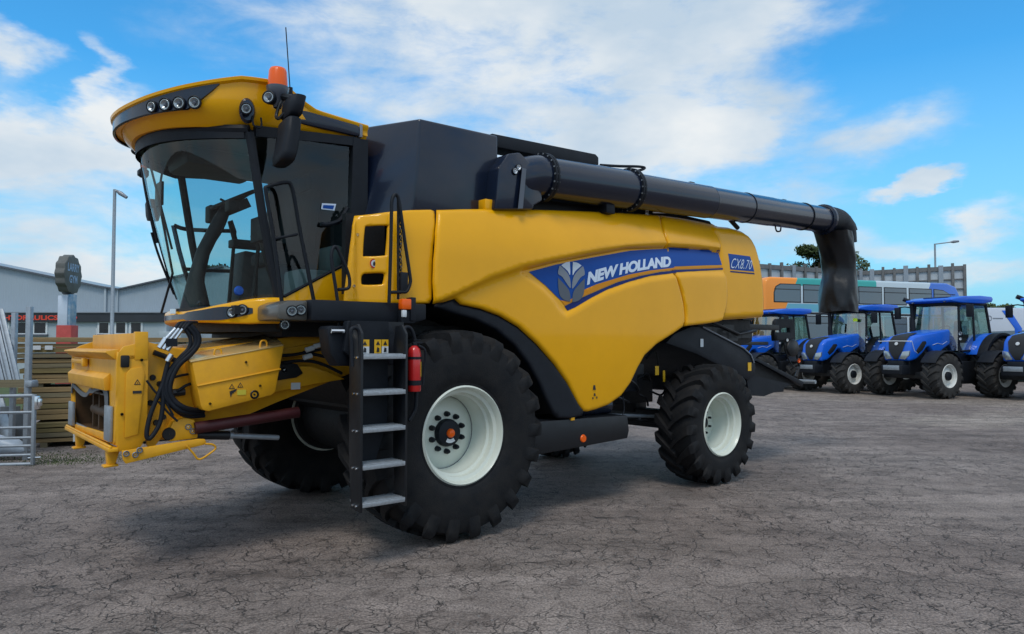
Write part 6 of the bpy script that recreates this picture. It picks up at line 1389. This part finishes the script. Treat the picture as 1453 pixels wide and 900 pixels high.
# loose grit
rnd = random.Random(5); vs = []; fs = []
for _ in range(1500):
    y = 3.2+rnd.random()**1.6*9; x = rnd.uniform(-.72, .72)*y; s_ = rnd.uniform(.003, .009); i = len(vs)
    vs += [(x-s_, y, 0), (x, y-s_, 0), (x+s_, y, 0), (x, y+s_, 0), (x, y, s_*1.1)]; fs += [(i, i+1, i+4), (i+1, i+2, i+4), (i+2, i+3, i+4), (i+3, i, i+4)]
g = MB(); g.add(vs, fs); tag(g.build('loose_grit', mat('grit', (.22, .21, .20), .9, noise=.4, nscale=9), None, smooth=False), 'small loose stones scattered over the yard', 'grit', kind='stuff')

# ================================================================== SKY, SUN, CAMERA
SUN_EL, SUN_AZ = R(58), R(190)          # azimuth from +Y towards +X: behind the camera
W = bpy.data.worlds.new('World'); S.world = W; W.use_nodes = True; nt = W.node_tree; n = nt.nodes; L_ = nt.links; n.clear()
out = n.new('ShaderNodeOutputWorld'); bg = n.new('ShaderNodeBackground'); L_.new(bg.outputs[0], out.inputs[0]); bg.inputs['Strength'].default_value = .1
sky = n.new('ShaderNodeTexSky'); sky.sky_type = 'NISHITA'; sky.sun_disc = False; sky.sun_elevation = SUN_EL; sky.sun_rotation = SUN_AZ; sky.air_density = 1.0; sky.dust_density = .6; sky.ozone_density = 2.0
hs_ = n.new('ShaderNodeMix'); hs_.data_type = 'RGBA'; hs_.blend_type = 'MULTIPLY'; hs_.inputs['Factor'].default_value = 1; L_.new(sky.outputs[0], hs_.inputs['A']); hs_.inputs['B'].default_value = (.50, 1.66, 2.15, 1)
tc = n.new('ShaderNodeTexCoord'); sp = n.new('ShaderNodeSeparateXYZ'); L_.new(tc.outputs['Generated'], sp.inputs[0])
def M(op, a, b=None, c=None, clamp=False):
    q = n.new('ShaderNodeMath'); q.operation = op; q.use_clamp = clamp
    for i, v in enumerate((a, b, c)):
        if v is None: continue
        if isinstance(v, (int, float)): q.inputs[i].default_value = v
        else: L_.new(v, q.inputs[i])
    return q.outputs[0]
az = M('ARCTAN2', sp.outputs['X'], sp.outputs['Y']); el = M('ARCSINE', sp.outputs['Z'])
cb = n.new('ShaderNodeCombineXYZ'); L_.new(az, cb.inputs[0]); L_.new(el, cb.inputs[1])
# domain-warp so that cloud edges are ragged
def sn(scale, det, rough, sx=1., sy=1., off=0, dist=0.):
    mp_ = n.new('ShaderNodeMapping'); mp_.inputs['Scale'].default_value = (sx, sx, sy); mp_.inputs['Location'].default_value = (off, off*.3, off*.7); L_.new(tc.outputs['Generated'], mp_.inputs[0])
    t = n.new('ShaderNodeTexNoise'); t.inputs['Scale'].default_value = scale; t.inputs['Detail'].default_value = det; t.inputs['Roughness'].default_value = rough; t.inputs['Distortion'].default_value = dist; L_.new(mp_.outputs[0], t.inputs['Vector']); return t
w1 = sn(5, 6, .6, 1, 2.2, 3.1); wv = n.new('ShaderNodeVectorMath'); wv.operation = 'MULTIPLY_ADD'; L_.new(w1.outputs['Color'], wv.inputs[0]); wv.inputs[1].default_value = (.22, .12, 0); L_.new(cb.outputs[0], wv.inputs[2])
wo_ = n.new('ShaderNodeVectorMath'); wo_.operation = 'SUBTRACT'; L_.new(wv.outputs[0], wo_.inputs[0]); wo_.inputs[1].default_value = (.11, .06, 0)
BLOBS = [(60, 205, 170, 62, 0, 1.45), (10, 75, 75, 42, -10, .95), (150, 110, 28, 45, 15, .7), (165, 165, 80, 45, 20, 1.0), (90, 330, 260, 75, 0, .8), (60, 395, 280, 30, 0, 1.0), (420, 60, 250, 75, -8, .42), (760, 10, 420, 80, -3, .85), (1010, 20, 190, 60, -8, .95), (950, 130, 210, 85, -5, .95), (860, 215, 220, 60, -4, 1.1), (1060, 190, 150, 50, 10, .8),
         (700, 90, 260, 110, 0, .5), (1240, 205, 150, 38, 16, .75), (1150, 275, 170, 22, -4, .45), (1330, 263, 62, 17, 6, 1.5), (1425, 310, 80, 30, 20, .9), (1290, 350, 190, 26, -6, .65), (1000, 330, 260, 50, 0, .7), (1400, 400, 120, 30, 0, .7), (640, 140, 230, 40, 10, .45)]
acc = None
for (px, py, rx, ry, rot, wgt) in BLOBS:
    r_ = ray(px, py); r_ = r_/np.linalg.norm(r_); a0 = math.atan2(r_[0], r_[1]); e0 = math.asin(r_[2]); k = 1/(F*(1+((px-CX)/F)**2)); ky = 1/(F*math.sqrt(1+((px-CX)/F)**2))
    sb_ = n.new('ShaderNodeVectorMath'); sb_.operation = 'SUBTRACT'; L_.new(wo_.outputs[0], sb_.inputs[0]); sb_.inputs[1].default_value = (a0, e0, 0)
    mp_ = n.new('ShaderNodeMapping'); mp_.vector_type = 'TEXTURE'; mp_.inputs['Rotation'].default_value = (0, 0, R(rot)); mp_.inputs['Scale'].default_value = (rx*k, ry*ky, 1); L_.new(sb_.outputs[0], mp_.inputs[0])
    ln = n.new('ShaderNodeVectorMath'); ln.operation = 'LENGTH'; L_.new(mp_.outputs[0], ln.inputs[0])
    f_ = M('MULTIPLY', M('SUBTRACT', 1.25, ln.outputs['Value'], clamp=True), wgt)
    acc = f_ if acc is None else M('ADD', acc, M('MULTIPLY', f_, M('SUBTRACT', 1.0, M('MULTIPLY', acc, .5), clamp=True)))
# clouds elsewhere round the sky
gen = sn(2.2, 6, .6, 1, 2.0, 9.0); offx = M('GREATER_THAN', M('ABSOLUTE', az), .75); up_ = M('GREATER_THAN', el, .62); om = M('MAXIMUM', offx, up_)
gg = M('MULTIPLY', M('SUBTRACT', M('MULTIPLY', gen.outputs['Fac'], 2.8), .55, clamp=True), om)
acc = M('MAXIMUM', acc, gg)
fine = sn(9, 9, .62, 1, 2.6, 1.3, .3); fine2 = sn(26, 6, .6, 1, 2.2, 5.0)
nz = M('ADD', M('MULTIPLY', M('SUBTRACT', fine.outputs['Fac'], .5), 2.1), M('MULTIPLY', M('SUBTRACT', fine2.outputs['Fac'], .5), .55))
dens_ = M('ADD', acc, M('MULTIPLY', nz, M('ADD', .18, M('MULTIPLY', acc, .75))))
mr = n.new('ShaderNodeMapRange'); mr.interpolation_type = 'SMOOTHSTEP'; mr.inputs['From Min'].default_value = .06; mr.inputs['From Max'].default_value = 1.12; mr.inputs['To Max'].default_value = .97; L_.new(dens_, mr.inputs['Value'])
shade = sn(4, 5, .55, 1, 2.0, 7.7); sr = n.new('ShaderNodeValToRGB'); sr.color_ramp.elements[0].position = .38; sr.color_ramp.elements[1].position = .66; sr.color_ramp.elements[0].color = (5.4, 6.6, 7.8, 1); sr.color_ramp.elements[1].color = (8.6, 8.9, 9.0, 1); L_.new(shade.outputs['Fac'], sr.inputs['Fac'])
lowf = n.new('ShaderNodeMapRange'); lowf.inputs['From Min'].default_value = .0; lowf.inputs['From Max'].default_value = .34; lowf.inputs['To Min'].default_value = .9; lowf.inputs['To Max'].default_value = 0; L_.new(el, lowf.inputs['Value'])
lowm = n.new('ShaderNodeMix'); lowm.data_type = 'RGBA'; L_.new(lowf.outputs[0], lowm.inputs['Factor']); L_.new(hs_.outputs['Result'], lowm.inputs['A']); lowm.inputs['B'].default_value = (3.4, 6.3, 8.1, 1)
mixc = n.new('ShaderNodeMix'); mixc.data_type = 'RGBA'; L_.new(mr.outputs[0], mixc.inputs['Factor']); L_.new(lowm.outputs['Result'], mixc.inputs['A']); L_.new(sr.outputs['Color'], mixc.inputs['B']); L_.new(mixc.outputs['Result'], bg.inputs['Color'])

sl = bpy.data.lights.new('sun', 'SUN'); sl.energy = 1.5; sl.angle = R(18); sl.color = (1, .93, .84); so = bpy.data.objects.new('sun', sl); COL.objects.link(so)
sd_ = Vector((math.sin(SUN_AZ)*math.cos(SUN_EL), math.cos(SUN_AZ)*math.cos(SUN_EL), math.sin(SUN_EL))); so.rotation_euler = sd_.to_track_quat('Z', 'Y').to_euler()

cam = bpy.data.cameras.new('camera'); co = bpy.data.objects.new('camera', cam); COL.objects.link(co); S.camera = co
co.location = (0, 0, H); co.rotation_euler = (math.pi/2+PITCH, 0, 0); cam.sensor_fit = 'HORIZONTAL'; cam.sensor_width = 36; cam.lens = 36*F/1453; cam.clip_end = 5000; cam.clip_start = .05
S.view_settings.view_transform = 'Standard'; S.view_settings.look = 'None'; S.view_settings.exposure = 0; S.view_settings.gamma = 1
S.render.resolution_x = 1024; S.render.resolution_y = 634
S.render.engine = 'CYCLES'; S.cycles.max_bounces = 8; S.cycles.transparent_max_bounces = 16
